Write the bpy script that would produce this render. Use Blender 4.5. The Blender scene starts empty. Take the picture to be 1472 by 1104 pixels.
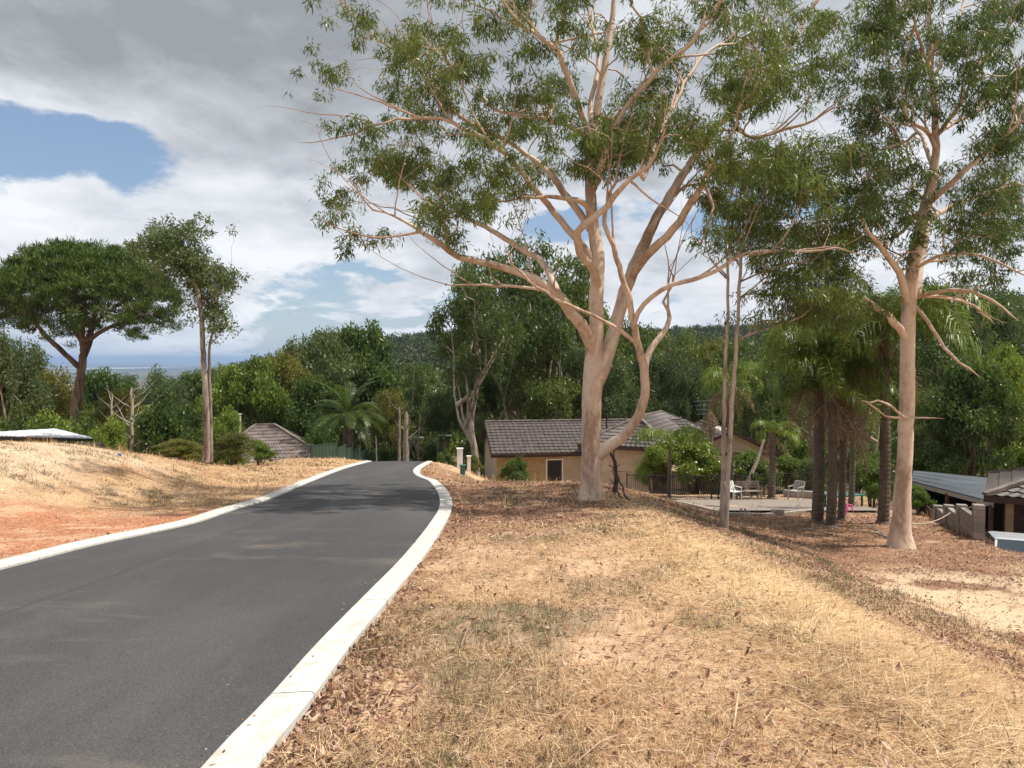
import bpy, math, random
import numpy as np
from mathutils import Vector, Matrix

# ------------------------------------------------------------------ camera, sky, sun, exposure
SC = bpy.context.scene
FPX = 1106.0                       # focal length in photo pixels (1472 wide)
HOR = 517.0                        # photo row of the horizon
PITCH = math.atan((552 - HOR) / FPX)
cd = bpy.data.cameras.new("camera"); cam = bpy.data.objects.new("camera", cd)
SC.collection.objects.link(cam); SC.camera = cam
cd.sensor_width = 36.0; cd.lens = 36.0 * FPX / 1472.0
cd.clip_start = 0.05; cd.clip_end = 90000
cam.location = (0, 0, 0); cam.rotation_euler = (math.pi / 2 - PITCH, 0, 0)

SUN_EL = math.radians(60); SUN_AZ = math.radians(-4)     # azimuth measured from +X, counter-clockwise
SDIR = Vector((math.cos(SUN_EL) * math.cos(SUN_AZ), math.cos(SUN_EL) * math.sin(SUN_AZ), math.sin(SUN_EL)))
sl = bpy.data.lights.new("sun", 'SUN'); sl.energy = 5.0; sl.angle = math.radians(0.6); sl.color = (1.0, 0.95, 0.87)
so = bpy.data.objects.new("sun", sl); SC.collection.objects.link(so)
so.rotation_euler = SDIR.to_track_quat('Z', 'Y').to_euler()

SC.view_settings.view_transform = 'Standard'; SC.view_settings.look = 'None'
SC.view_settings.exposure = 0.2; SC.view_settings.gamma = 1.0; SC.view_settings.use_curve_mapping = False
SC.cycles.max_bounces = 5; SC.cycles.diffuse_bounces = 3; SC.cycles.glossy_bounces = 2
SC.cycles.transmission_bounces = 3; SC.cycles.volume_bounces = 0; SC.cycles.transparent_max_bounces = 4
SC.cycles.use_denoising = True; SC.cycles.use_adaptive_sampling = True; SC.cycles.adaptive_threshold = 0.02
SC.cycles.sample_clamp_indirect = 4.0; SC.cycles.caustics_reflective = False; SC.cycles.caustics_refractive = False

class NT:
    """small helper for node trees"""
    def __init__(s, tree): s.t = tree; s.n = tree.nodes; s.l = tree.links
    def new(s, kind, **kw):
        n = s.n.new(kind)
        for k, v in kw.items(): setattr(n, k, v)
        return n
    def put(s, sock, v):
        if isinstance(v, bpy.types.NodeSocket): s.l.new(v, sock)
        elif v is not None:
            if hasattr(v, '__len__') and len(v) == 3 and len(sock.default_value) == 4: v = (*v, 1)
            sock.default_value = v
    def math(s, op, a, b=None, c=None, clamp=False):
        n = s.new('ShaderNodeMath', operation=op, use_clamp=clamp); s.put(n.inputs[0], a)
        if b is not None: s.put(n.inputs[1], b)
        if c is not None: s.put(n.inputs[2], c)
        return n.outputs[0]
    def vmath(s, op, a, b=None):
        n = s.new('ShaderNodeVectorMath', operation=op); s.put(n.inputs[0], a)
        if b is not None: s.put(n.inputs[1], b)
        return n.outputs[0]
    def noise(s, vec, scale, detail=4, rough=0.55, dist=0.0):
        n = s.new('ShaderNodeTexNoise'); s.put(n.inputs['Vector'], vec); n.inputs['Scale'].default_value = scale
        n.inputs['Detail'].default_value = detail; n.inputs['Roughness'].default_value = rough
        n.inputs['Distortion'].default_value = dist; return n.outputs['Fac']
    def ramp(s, fac, stops, interp='LINEAR'):
        n = s.new('ShaderNodeValToRGB'); s.put(n.inputs[0], fac); cr = n.color_ramp; cr.interpolation = interp
        while len(cr.elements) < len(stops): cr.elements.new(0.5)
        for e, (p, c) in zip(cr.elements, stops):
            e.position = p; e.color = (c, c, c, 1) if not hasattr(c, '__len__') else (*c, 1)
        return n.outputs[0]
    def mix(s, fac, a, b, mode='MIX'):
        n = s.new('ShaderNodeMix', data_type='RGBA', blend_type=mode); s.put(n.inputs[0], fac)
        s.put(n.inputs[6], a); s.put(n.inputs[7], b); return n.outputs[2]

w = bpy.data.worlds.new("World"); SC.world = w; w.use_nodes = True
W = NT(w.node_tree); W.n.clear()
sky = W.new('ShaderNodeTexSky', sky_type='NISHITA', sun_disc=False, sun_elevation=SUN_EL,
            sun_rotation=math.atan2(SDIR.x, SDIR.y), altitude=200, air_density=1.0, dust_density=0.6, ozone_density=1.5)
tc = W.new('ShaderNodeTexCoord'); sp = W.new('ShaderNodeSeparateXYZ'); W.put(sp.inputs[0], tc.outputs['Generated'])
zz = W.math('MAXIMUM', sp.outputs[2], 0.0)
den = W.math('ADD', zz, 0.30)
cx = W.new('ShaderNodeCombineXYZ')
W.put(cx.inputs[0], W.math('DIVIDE', sp.outputs[0], den)); W.put(cx.inputs[1], W.math('DIVIDE', sp.outputs[1], den))
W.put(cx.inputs[2], W.math('MULTIPLY', zz, 1.8))
SKYOFF = (31.7, 3.8, 2.7)
pv = W.vmath('ADD', cx.outputs[0], SKYOFF)
warp = W.new('ShaderNodeTexNoise'); W.put(warp.inputs['Vector'], pv); warp.inputs['Scale'].default_value = 1.7; warp.inputs['Detail'].default_value = 3
wv = W.new('ShaderNodeVectorMath', operation='SCALE'); W.put(wv.inputs[0], W.vmath('SUBTRACT', warp.outputs['Color'], (0.5, 0.5, 0.5))); wv.inputs['Scale'].default_value = 0.22
pw = W.vmath('ADD', pv, wv.outputs[0])
dens = W.noise(pw, 1.25, 10, 0.50)
shade = W.noise(W.vmath('ADD', pw, (11.0, 4.0, 2.0)), 0.85, 7, 0.55)
puff = W.noise(W.vmath('ADD', pw, (1.0, 9.0, 5.0)), 3.2, 9, 0.6)
cover = W.ramp(W.math('ADD', dens, W.math('MULTIPLY', W.math('SUBTRACT', W.noise(pw, 5.5, 8, 0.6), 0.5), 0.26)), [(0.385, 0.0), (0.44, 1.0)], 'EASE')
lum = W.math('ADD', W.math('MULTIPLY', shade, 0.60), W.math('MULTIPLY', puff, 0.40))
lum = W.math('SUBTRACT', lum, W.math('MULTIPLY', W.ramp(zz, [(0.20, 0.0), (0.36, 1.0)]), 0.065))     # overhead one looks at the shaded cloud bases
lum = W.math('SUBTRACT', lum, W.math('MULTIPLY', W.ramp(dens, [(0.50, 0.0), (0.66, 1.0)]), 0.10))    # thick cloud is darker than its edges
ccol = W.ramp(lum, [(0.27, (3.1, 3.25, 3.5)), (0.38, (5.0, 5.25, 5.6)), (0.45, (6.8, 7.05, 7.5)), (0.54, (8.6, 8.75, 9.0))])
skyc = W.mix(0.32, sky.outputs[0], (3.6, 4.9, 6.9))
final = W.mix(W.math('MULTIPLY', cover, 0.97), skyc, ccol)
# towards the horizon the air whitens
hz = W.ramp(zz, [(0.0, 0.55), (0.07, 0.0)])
final = W.mix(hz, final, (4.5, 5.6, 7.1))
bg = W.new('ShaderNodeBackground'); W.put(bg.inputs[0], final); bg.inputs[1].default_value = 0.1
wo = W.new('ShaderNodeOutputWorld'); W.l.new(bg.outputs[0], wo.inputs[0])

# ------------------------------------------------------------------ measuring helpers
rng = np.random.default_rng(7); random.seed(7)
CP, SP = math.cos(PITCH), math.sin(PITCH)
def P(px, py, Y):
    """world point seen at photo pixel (px,py) at distance Y ahead"""
    u = (px - 736) / FPX; v = -(py - 552) / FPX
    d = np.array([u, CP + v * SP, -SP + v * CP]); return d * (Y / d[1])
def PX(px, Y): return (px - 736) / FPX * Y
def S(t):
    t = np.clip(t, 0, 1); return t * t * (3 - 2 * t)
def vnoise(x, y, seed=0):
    x = np.asarray(x, float); y = np.asarray(y, float)
    xi = np.floor(x); yi = np.floor(y); fx = x - xi; fy = y - yi
    fx = fx * fx * (3 - 2 * fx); fy = fy * fy * (3 - 2 * fy)
    def h(a, b):
        v = np.sin(a * 127.1 + b * 311.7 + seed * 74.7) * 43758.5453; return v - np.floor(v)
    return (h(xi, yi) * (1 - fx) + h(xi + 1, yi) * fx) * (1 - fy) + (h(xi, yi + 1) * (1 - fx) + h(xi + 1, yi + 1) * fx) * fy
def fbm(x, y, seed=0, o=4):
    r = 0; a = 0.5; t = 0
    for i in range(o):
        r = r + a * vnoise(x * 2 ** i, y * 2 ** i, seed + i * 13); t += a; a *= 0.5
    return r / t

# ------------------------------------------------------------------ terrain
def base(y):
    return np.where(y < 40, -1.6 - 0.093 * y, np.where(y < 90, -5.32 - 0.21 * (y - 40), -15.82))
def wall_x(y): return 12.45 + (y - 20.5) * 0.311
def plane_z(x, y):
    """graded surface without small bumps; the road lies on it"""
    x = np.asarray(x, float); y = np.asarray(y, float)
    z = base(np.maximum(y, -60))
    latr = 1.3 * S((x - 1.9) / 6.0)
    ext = 1.7 * S((y - 23.5) / 9) * S((x + 4.6) / 6.2)
    k = 6.0
    z = z - np.log(np.exp(k * latr) + np.exp(k * ext)) / k + math.log(2) / k * np.where((latr < 0.3) & (ext < 0.3), 1 - np.maximum(latr, ext) / 0.3, 0)
    z = z + 0.04 * np.exp(-((x - 2.2) / 0.9) ** 2) * (1 - S((y - 18) / 6))
    z = z - 1.55 * S((y - 18.1) / 1.3) * S((x - wall_x(y) - 0.1) / 0.5) * (1 - S((y - 60) / 30))
    m = 1.34 * S((-7.6 - x) / 5.6) * S((y - 8.5) / 10) * (1 - S((y - 20) / 13)) + 0.13 * S((-7.2 - x) / 2) * S((y - 22) / 10) * (1 - S((y - 40) / 12))
    z = z + m - 2.6 * S((y - 22) / 16) * S((-11.5 - x) / 4) * (1 - S((y - 60) / 30))
    return z
def far_z(x, y):
    r = np.hypot(x, y); az = np.arctan2(x, np.maximum(y, 1e-3)); u = 736 + FPX * np.tan(np.clip(az, -1.2, 1.2))
    H = np.interp(u, [-900, 140, 230, 290, 400, 470, 550, 640, 1000, 1250, 1472, 3000], [-75, -75, -55, -20, -5, 3, 9, 15, 16, 23, 36, 60])
    H = H + 5 * (fbm(u / 90, r / 200, 5) - 0.5)
    up = -15.82 + (H + 15.82) * S((r - 150) / 500)
    dn = H + (-100 - H) * S((r - 700) / 900)
    return np.where(r < 680, up, dn)
def hz_(x, y, rough=True):
    x = np.asarray(x, float); y = np.asarray(y, float)
    r = np.hypot(x, y); n = plane_z(x, y); t = S((r - 110) / 60) * (y > -1e9)
    z = n * (1 - t) + far_z(x, y) * t
    if rough:
        f = np.clip(1 - on_road(x, y, 0.5), 0, 1) * (1 - S((r - 60) / 40))
        z = z + f * (0.13 * (fbm(x * 0.45, y * 0.45, 3) - 0.5) + 0.055 * (fbm(x * 2.2, y * 2.2, 9) - 0.5))
    return z
# road edges measured off the photo, projected on the graded surface
def unproj(pts):
    out = []
    for px, py in pts:
        lo, hi = 1.0, 120.0
        for _ in range(50):
            m = (lo + hi) / 2; p = P(px, py, m)
            if p[2] < -1.6 - 0.093 * m: hi = m
            else: lo = m
        out.append((PX(px, m) if False else P(px, py, m)[0], m))
    return out
RI = unproj([(296, 1104), (380, 1016), (456, 930), (528, 856), (580, 802), (618, 754), (632, 728), (628, 707), (613, 690), (594, 675)])
RO = unproj([(371, 1104), (428, 1030), (490, 943), (535, 884), (582, 826), (624, 770), (645, 732), (643, 711), (624, 689), (600, 673)])
LI = unproj([(0, 820), (143, 783), (276, 754), (333, 735), (395, 716), (442, 695), (499, 673)])
LO = unproj([(0, 804), (143, 771), (285, 740), (352, 724), (414, 702), (456, 686), (494, 670.5)])
def cat(pts, n=8):
    p = np.array(pts, float); q = np.vstack([2 * p[0] - p[1], p, 2 * p[-1] - p[-2]]); out = []
    for i in range(1, len(q) - 2):
        for t in np.linspace(0, 1, n, endpoint=False):
            a, b, c, d = q[i - 1], q[i], q[i + 1], q[i + 2]
            out.append(0.5 * (2 * b + (c - a) * t + (2 * a - 5 * b + 4 * c - d) * t * t + (3 * b - a - 3 * c + d) * t ** 3))
    out.append(q[-2]); return np.array(out)
YS = np.concatenate([np.arange(-8, 38, 0.35), np.arange(38, 70, 1.0)])
def edge(pts, near_x, far):
    p = cat([(near_x[1], -8.0), (near_x[0], 0.0)] + [tuple(q) for q in pts] + far)
    o = np.argsort(p[:, 1]); return np.interp(YS, p[o, 1], p[o, 0])
xRI = edge(RI, (-1.42, -1.9), [(-4.6, 44), (-5.6, 52), (-7.5, 70)])
xLI = edge(LI, (-6.1, -7.0), [(-7.6, 44), (-9.2, 52), (-12, 70)])
KW = 0.27
def arc_off(xs, side):
    dx = np.gradient(xs, YS); return xs + side * KW * np.sqrt(1 + dx ** 2)
xRO = arc_off(xRI, 1); xLO = arc_off(xLI, -1)
def on_road(x, y, soft=0.12):
    a = np.interp(y, YS, xLI); b = np.interp(y, YS, xRI)
    return S((x - a + 0.16 + soft) / (2 * soft)) * S((b - x + 0.16 + soft) / (2 * soft)) * (y < 70)

# ------------------------------------------------------------------ mesh helpers
COL = SC.collection
def np_mesh(name, V, F, smooth=False, attrs=None):
    """V (n,3) float, F (m,k) int or list of such arrays"""
    me = bpy.data.meshes.new(name); Fs = F if isinstance(F, list) else [F]; Fs = [f for f in Fs if len(f)]
    me.vertices.add(len(V)); me.vertices.foreach_set('co', np.asarray(V, np.float32).ravel())
    loops = np.concatenate([f.ravel() for f in Fs]).astype(np.int32)
    tot = np.concatenate([np.full(len(f), f.shape[1], np.int32) for f in Fs])
    me.loops.add(len(loops)); me.loops.foreach_set('vertex_index', loops)
    me.polygons.add(len(tot)); me.polygons.foreach_set('loop_start', np.concatenate([[0], np.cumsum(tot)[:-1]]).astype(np.int32))
    me.polygons.foreach_set('loop_total', tot)
    if smooth: me.polygons.foreach_set('use_smooth', np.ones(len(tot), bool))
    me.update(calc_edges=True)
    for k, (dom, typ, arr) in (attrs or {}).items():
        a = me.attributes.new(k, typ, dom)
        a.data.foreach_set('color' if typ == 'FLOAT_COLOR' else 'value', np.asarray(arr, np.float32).ravel())
    return me
def link(name, me, mat=None, parent=None, label=None, cat=None, group=None, kind=None, loc=None, rot=None):
    o = bpy.data.objects.new(name, me); COL.objects.link(o)
    if mat is not None and me is not None and not len(me.materials): me.materials.append(mat)
    if parent is not None: o.parent = parent
    for k, v in (('label', label), ('category', cat), ('group', group), ('kind', kind)):
        if v: o[k] = v
    if loc is not None: o.location = loc
    if rot is not None: o.rotation_euler = rot
    return o
def empty(name, loc=(0, 0, 0), rz=0, **kw):
    o = link(name, None, **kw); o.location = loc; o.rotation_euler = (0, 0, rz); o.empty_display_size = 0.3; return o
class MB:
    """collects boxes, tubes and faces, builds ONE mesh"""
    def __init__(s): s.v = []; s.f = []; s.n = 0
    def add(s, V, F):
        V = np.asarray(V, float); s.v.append(V)
        for f in F: s.f.append([i + s.n for i in f])
        s.n += len(V); return s
    def box(s, a, b, M=None):
        a = np.array(a, float); b = np.array(b, float)
        V = np.array([[x, y, z] for z in (a[2], b[2]) for y in (a[1], b[1]) for x in (a[0], b[0])])
        if M is not None: V = V @ np.array(M.to_3x3()).T + np.array(M.translation)
        return s.add(V, [(0, 2, 3, 1), (4, 5, 7, 6), (0, 1, 5, 4), (2, 6, 7, 3), (0, 4, 6, 2), (1, 3, 7, 5)])
    def bar(s, p, q, w, h=None):
        """box-section bar from p to q"""
        p = Vector(p); q = Vector(q); d = (q - p); L = d.length; h = h or w
        M = Matrix.Translation(p) @ d.to_track_quat('Z', 'Y').to_matrix().to_4x4()
        return s.box((-w / 2, -h / 2, 0), (w / 2, h / 2, L), M)
    def tube(s, pts, r, k=8, cap=True):
        pts = np.asarray(pts, float); r = np.broadcast_to(r, (len(pts),)); V, F = tube_vf(pts, r, k)
        s.add(V, F.tolist() + ([list(range(k))[::-1], list(range((len(pts) - 1) * k, len(pts) * k))] if cap else [])); return s
    def poly(s, pts, thick=0.0):
        """flat polygon, extruded down by thick"""
        n = len(pts); P_ = np.array(pts, float)
        if not thick: return s.add(P_, [list(range(n))])
        V = np.vstack([P_, P_ - np.array([0, 0, thick])])
        return s.add(V, [list(range(n)), list(range(2 * n - 1, n - 1, -1))] + [[i, i + n, (i + 1) % n + n, (i + 1) % n] for i in range(n)])
    def build(s, name, mat, parent=None, smooth=False, bevel=0, **kw):
        me = bpy.data.meshes.new(name); V = np.vstack(s.v)
        me.from_pydata(V.tolist(), [], s.f); me.update()
        if smooth: me.polygons.foreach_set('use_smooth', [True] * len(me.polygons))
        o = link(name, me, mat, parent, **kw)
        if bevel:
            m = o.modifiers.new('bevel', 'BEVEL'); m.width = bevel; m.segments = 2; m.limit_method = 'ANGLE'
        return o
def tube_vf(pts, r, k):
    n = len(pts); t = np.gradient(pts, axis=0); t /= np.linalg.norm(t, axis=1)[:, None] + 1e-9
    ref = np.array([0.0, 0.0, 1.0]) if abs(t[0][2]) < 0.9 else np.array([1.0, 0, 0])
    N = np.zeros_like(t); a = np.cross(t[0], ref); a /= np.linalg.norm(a) + 1e-9
    for i in range(n):
        a = a - t[i] * np.dot(a, t[i]); a /= np.linalg.norm(a) + 1e-9; N[i] = a
    B = np.cross(t, N); ang = np.arange(k) / k * 2 * np.pi
    V = pts[:, None, :] + r[:, None, None] * (np.cos(ang)[None, :, None] * N[:, None, :] + np.sin(ang)[None, :, None] * B[:, None, :])
    i = np.arange(n - 1)[:, None] * k; j = np.arange(k)[None, :]; j2 = (j + 1) % k
    F = np.stack([i + j, i + j2, i + k + j2, i + k + j], -1).reshape(-1, 4)
    return V.reshape(-1, 3), F
def copy_tree(o, parent=None):
    c = o.copy(); COL.objects.link(c); c.parent = parent
    for ch in list(o.children): copy_tree(ch, c)
    return c

# ------------------------------------------------------------------ materials
def mat(name):
    m = bpy.data.materials.new(name); m.use_nodes = True; t = NT(m.node_tree); t.b = t.n['Principled BSDF']; t.out = t.n['Material Output']
    t.pos = t.new('ShaderNodeNewGeometry').outputs['Position']; t.obj = t.new('ShaderNodeTexCoord').outputs['Object']
    t.b.inputs['Roughness'].default_value = 0.75; t.b.inputs['Specular IOR Level'].default_value = 0.3
    return m, t
def bump(t, h, strength=0.4, dist=0.02):
    n = t.new('ShaderNodeBump'); n.inputs['Strength'].default_value = strength; n.inputs['Distance'].default_value = dist
    t.put(n.inputs['Height'], h); t.l.new(n.outputs[0], t.b.inputs['Normal'])
def simple(name, c, rough=0.6, var=0.18, scale=6, metal=0.0, bmp=0.0, spec=0.3):
    m, t = mat(name); n = t.noise(t.obj, scale, 5, 0.6); n2 = t.noise(t.obj, scale * 7, 3, 0.6)
    k = t.math('ADD', t.math('MULTIPLY', n, 0.7), t.math('MULTIPLY', n2, 0.3))
    lo = tuple(v * (1 - var * 1.6) for v in c); hi = tuple(min(v * (1 + var * 1.2), 0.95) for v in c)
    t.put(t.b.inputs['Base Color'], t.ramp(k, [(0.32, lo), (0.68, hi)]))
    t.b.inputs['Roughness'].default_value = rough; t.b.inputs['Metallic'].default_value = metal; t.b.inputs['Specular IOR Level'].default_value = spec
    if bmp: bump(t, n2, bmp)
    return m
def leafmat(name, stops, trans=(0.15, 0.24, 0.04), tfac=0.38, rough=0.38):
    m, t = mat(name); a = t.new('ShaderNodeAttribute', attribute_name='rnd').outputs['Fac']
    k_ = (1.06, 1.06, 0.84) if tfac > 0.2 else (1, 1, 1); stops = [(p_, tuple(v * q_ for v, q_ in zip(c_, k_))) for p_, c_ in stops]
    c = t.ramp(a, stops); oi = t.new('ShaderNodeObjectInfo').outputs['Random']; t.b.inputs['Specular IOR Level'].default_value = 0.32 if tfac > 0.2 else 0.15
    if tfac > 0.2: c = t.mix(1.0, c, t.ramp(oi, [(0.0, (0.80, 0.82, 0.85)), (0.5, (1.12, 1.08, 1.0)), (1.0, (1.45, 1.30, 1.05))]), 'MULTIPLY')
    t.put(t.b.inputs['Base Color'], c); t.b.inputs['Roughness'].default_value = rough
    tr = t.new('ShaderNodeBsdfTranslucent'); t.put(tr.inputs[0], t.mix(0.5, c, trans))
    mx = t.new('ShaderNodeMixShader'); mx.inputs[0].default_value = tfac
    t.l.new(t.b.outputs[0], mx.inputs[1]); t.l.new(tr.outputs[0], mx.inputs[2]); t.l.new(mx.outputs[0], t.out.inputs[0]); return m
L_GUM = leafmat('gum_leaves', [(0, (0.045, 0.066, 0.026)), (0.45, (0.090, 0.125, 0.042)), (0.8, (0.15, 0.195, 0.065)), (1, (0.24, 0.27, 0.11))])
L_GREY = leafmat('grey_green_leaves', [(0, (0.06, 0.075, 0.038)), (0.5, (0.105, 0.140, 0.064)), (1, (0.20, 0.225, 0.12))])
L_DARK = leafmat('dark_leaves', [(0, (0.03, 0.05, 0.016)), (0.5, (0.066, 0.105, 0.029)), (1, (0.13, 0.18, 0.055))])
L_LIGHT = leafmat('light_leaves', [(0, (0.065, 0.105, 0.02)), (0.5, (0.14, 0.20, 0.04)), (1, (0.24, 0.31, 0.075))], tfac=0.35)
L_OLIVE = leafmat('olive_leaves', [(0, (0.055, 0.065, 0.02)), (0.5, (0.12, 0.125, 0.035)), (1, (0.21, 0.19, 0.06))])
L_PALE = leafmat('pale_leaves', [(0, (0.07, 0.10, 0.05)), (0.5, (0.13, 0.17, 0.085)), (1, (0.2, 0.24, 0.12))])
L_PINE = leafmat('pine_needles', [(0, (0.034, 0.058, 0.014)), (0.5, (0.078, 0.120, 0.026)), (1, (0.15, 0.20, 0.045))], tfac=0.12)
L_PALM = leafmat('palm_leaflets', [(0, (0.06, 0.10, 0.02)), (0.5, (0.125, 0.185, 0.035)), (1, (0.25, 0.29, 0.07))], rough=0.35)
L_DEAD = leafmat('dead_fronds', [(0, (0.14, 0.09, 0.045)), (0.5, (0.26, 0.18, 0.10)), (1, (0.42, 0.32, 0.19))], trans=(0.3, 0.2, 0.1), tfac=0.2)
L_FAR = leafmat('far_wood_leaves', [(0, (0.024, 0.034, 0.014)), (0.5, (0.055, 0.068, 0.025)), (1, (0.12, 0.125, 0.05))], tfac=0.15)
def barkmat(name, c0, c1, c2, twig, scale=2.0, stretch=0.35):
    m, t = mat(name); mp = t.new('ShaderNodeMapping'); t.put(mp.inputs[0], t.obj); mp.inputs['Scale'].default_value = (1, 1, stretch)
    n = t.noise(mp.outputs[0], scale, 6, 0.6, 0.6); n2 = t.noise(mp.outputs[0], scale * 9, 4, 0.65)
    k = t.math('ADD', t.math('MULTIPLY', n, 0.72), t.math('MULTIPLY', n2, 0.28))
    c = t.ramp(k, [(0.40, c0), (0.47, c1), (0.56, c2), (0.64, tuple(v * 0.86 for v in c2))])
    a = t.new('ShaderNodeAttribute', attribute_name='rad').outputs['Fac']
    c = t.mix(t.ramp(a, [(0.004, 0.85), (0.028, 0.0)]), c, twig)
    sp_ = t.noise(t.obj, 26, 2, 0.5); c = t.mix(t.ramp(sp_, [(0.70, 0.0), (0.76, 0.5)]), c, tuple(v * 0.3 for v in c0))
    t.put(t.b.inputs['Base Color'], c); t.b.inputs['Roughness'].default_value = 0.7; bump(t, k, 0.5, 0.03); return m
B_GUM = barkmat('salmon_gum_bark', (0.36, 0.245, 0.175), (0.56, 0.405, 0.295), (0.68, 0.54, 0.425), (0.36, 0.20, 0.135), 1.4, 0.5)
B_PALE = barkmat('pale_gum_bark', (0.22, 0.16, 0.115), (0.38, 0.30, 0.23), (0.50, 0.42, 0.34), (0.28, 0.21, 0.16))
B_DARK = barkmat('rough_bark', (0.055, 0.035, 0.025), (0.12, 0.075, 0.052), (0.20, 0.14, 0.10), (0.10, 0.07, 0.05), 5, 0.2)
B_RED = barkmat('flaking_red_bark', (0.10, 0.065, 0.05), (0.20, 0.145, 0.115), (0.38, 0.32, 0.27), (0.17, 0.13, 0.10), 4, 0.18)
B_PALM = simple('palm_trunk_bark', (0.13, 0.10, 0.075), 0.85, 0.3, 5, bmp=0.4)

def groundmat():
    m, t = mat('earth_and_dry_litter')
    a = t.new('ShaderNodeAttribute', attribute_name='zone').outputs['Color']
    n1 = t.noise(t.pos, 1.3, 6, 0.62); n2 = t.noise(t.pos, 9, 5, 0.65); n3 = t.noise(t.pos, 55, 4, 0.6)
    k = t.math('ADD', t.math('MULTIPLY', n1, 0.3), t.math('ADD', t.math('MULTIPLY', n2, 0.36), t.math('MULTIPLY', n3, 0.34)))
    f = t.ramp(k, [(0.34, 0.50), (0.50, 1.0), (0.66, 1.35)])
    c = t.mix(1.0, a, f, 'MULTIPLY')
    sp_ = t.noise(t.pos, 23, 3, 0.7); c = t.mix(t.ramp(sp_, [(0.61, 0.0), (0.69, 0.55)]), c, (0.12, 0.07, 0.045))
    t.put(t.b.inputs['Base Color'], c); t.b.inputs['Roughness'].default_value = 0.95; t.b.inputs['Specular IOR Level'].default_value = 0.1
    bump(t, t.math('ADD', n2, n3), 0.55, 0.035); return m
def roadmat():
    m, t = mat('asphalt')
    mp = t.new('ShaderNodeMapping'); t.put(mp.inputs[0], t.pos); mp.inputs['Scale'].default_value = (1.0, 0.16, 1)
    n1 = t.noise(mp.outputs[0], 0.9, 6, 0.6, 0.5); n2 = t.noise(t.pos, 85, 3, 0.75); n4 = t.noise(t.pos, 2.2, 5, 0.6)
    c = t.ramp(n1, [(0.3, (0.058, 0.056, 0.056)), (0.52, (0.074, 0.071, 0.070)), (0.72, (0.098, 0.092, 0.087))])
    c = t.mix(t.ramp(n2, [(0.36, 0.75), (0.52, 0.0)]), c, (0.022, 0.022, 0.023))
    c = t.mix(t.ramp(n2, [(0.62, 0.0), (0.72, 0.7)]), c, (0.26, 0.25, 0.235))
    mp2 = t.new('ShaderNodeMapping'); t.put(mp2.inputs[0], t.pos); mp2.inputs['Scale'].default_value = (0.35, 1.1, 1)
    dust = t.noise(mp2.outputs[0], 1.0, 7, 0.68, 0.4); c = t.mix(t.ramp(dust, [(0.57, 0.0), (0.70, 0.42)]), c, (0.21, 0.17, 0.135))
    # paving joint between the two passes of the machine
    s_ = t.new('ShaderNodeSeparateXYZ'); t.put(s_.inputs[0], t.pos)
    wob = t.math('MULTIPLY', t.math('SUBTRACT', t.noise(t.pos, 0.8, 3), 0.5), 0.25)
    d = t.math('ABSOLUTE', t.math('ADD', t.math('ADD', s_.outputs[0], wob), 4.35))
    c = t.mix(t.ramp(d, [(0.0, 0.5), (0.035, 0.0)]), c, (0.025, 0.025, 0.026))
    t.put(t.b.inputs['Base Color'], c); t.b.inputs['Roughness'].default_value = 0.85; bump(t, t.math('ADD', n2, n4), 0.35, 0.01); return m
def concmat(name, c=(0.56, 0.53, 0.47), dirt=(0.40, 0.27, 0.17)):
    m, t = mat(name); n = t.noise(t.pos, 3, 6, 0.65); n2 = t.noise(t.pos, 90, 3, 0.6)
    k = t.ramp(n, [(0.3, tuple(v * 0.86 for v in c)), (0.6, c), (0.75, tuple(v * 1.08 for v in c))])
    k = t.mix(t.ramp(t.noise(t.pos, 7, 6, 0.7), [(0.50, 0.0), (0.70, 0.6)]), k, dirt)
    k = t.mix(t.ramp(n2, [(0.3, 0.25), (0.45, 0.0)]), k, tuple(v * 0.5 for v in c))
    t.put(t.b.inputs['Base Color'], k); t.b.inputs['Roughness'].default_value = 0.85; bump(t, n2, 0.25, 0.01); return m
def brickmat(name, c1, c2, mortar, bw=0.24, bh=0.085):
    m, t = mat(name); s_ = t.new('ShaderNodeSeparateXYZ'); t.put(s_.inputs[0], t.obj)
    cb = t.new('ShaderNodeCombineXYZ'); t.put(cb.inputs[0], t.math('ADD', s_.outputs[0], s_.outputs[1])); t.put(cb.inputs[1], s_.outputs[2])
    b = t.new('ShaderNodeTexBrick'); t.put(b.inputs['Vector'], cb.outputs[0]); b.inputs['Scale'].default_value = 1.0
    b.inputs['Brick Width'].default_value = bw; b.inputs['Row Height'].default_value = bh; b.inputs['Mortar Size'].default_value = 0.006
    t.put(b.inputs['Color1'], c1); t.put(b.inputs['Color2'], c2); t.put(b.inputs['Mortar'], mortar)
    n = t.noise(t.obj, 1.5, 5, 0.6); c = t.mix(1.0, b.outputs[0], t.ramp(n, [(0.3, 0.75), (0.7, 1.15)]), 'MULTIPLY')
    t.put(t.b.inputs['Base Color'], c); bump(t, b.outputs['Fac'], -0.3, 0.01); return m
M_GROUND = groundmat(); M_ROAD = roadmat(); M_KERB = concmat('kerb_concrete', (0.62, 0.59, 0.535), (0.42, 0.29, 0.20))
M_BRICK = brickmat('cream_brick', (0.42, 0.29, 0.15), (0.32, 0.21, 0.105), (0.34, 0.27, 0.19))
M_BLOCK = brickmat('grey_block', (0.32, 0.29, 0.25), (0.25, 0.225, 0.19), (0.16, 0.14, 0.12), 0.4, 0.2)
M_RENDER = simple('cream_render', (0.47, 0.37, 0.26), 0.8, 0.12, 1.5)
M_TILE = simple('brown_roof_tile', (0.088, 0.070, 0.062), 0.6, 0.35, 3, bmp=0.2, spec=0.5)
M_TILE2 = simple('weathered_roof_tile', (0.19, 0.155, 0.135), 0.7, 0.38, 2.2, bmp=0.2)
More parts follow.
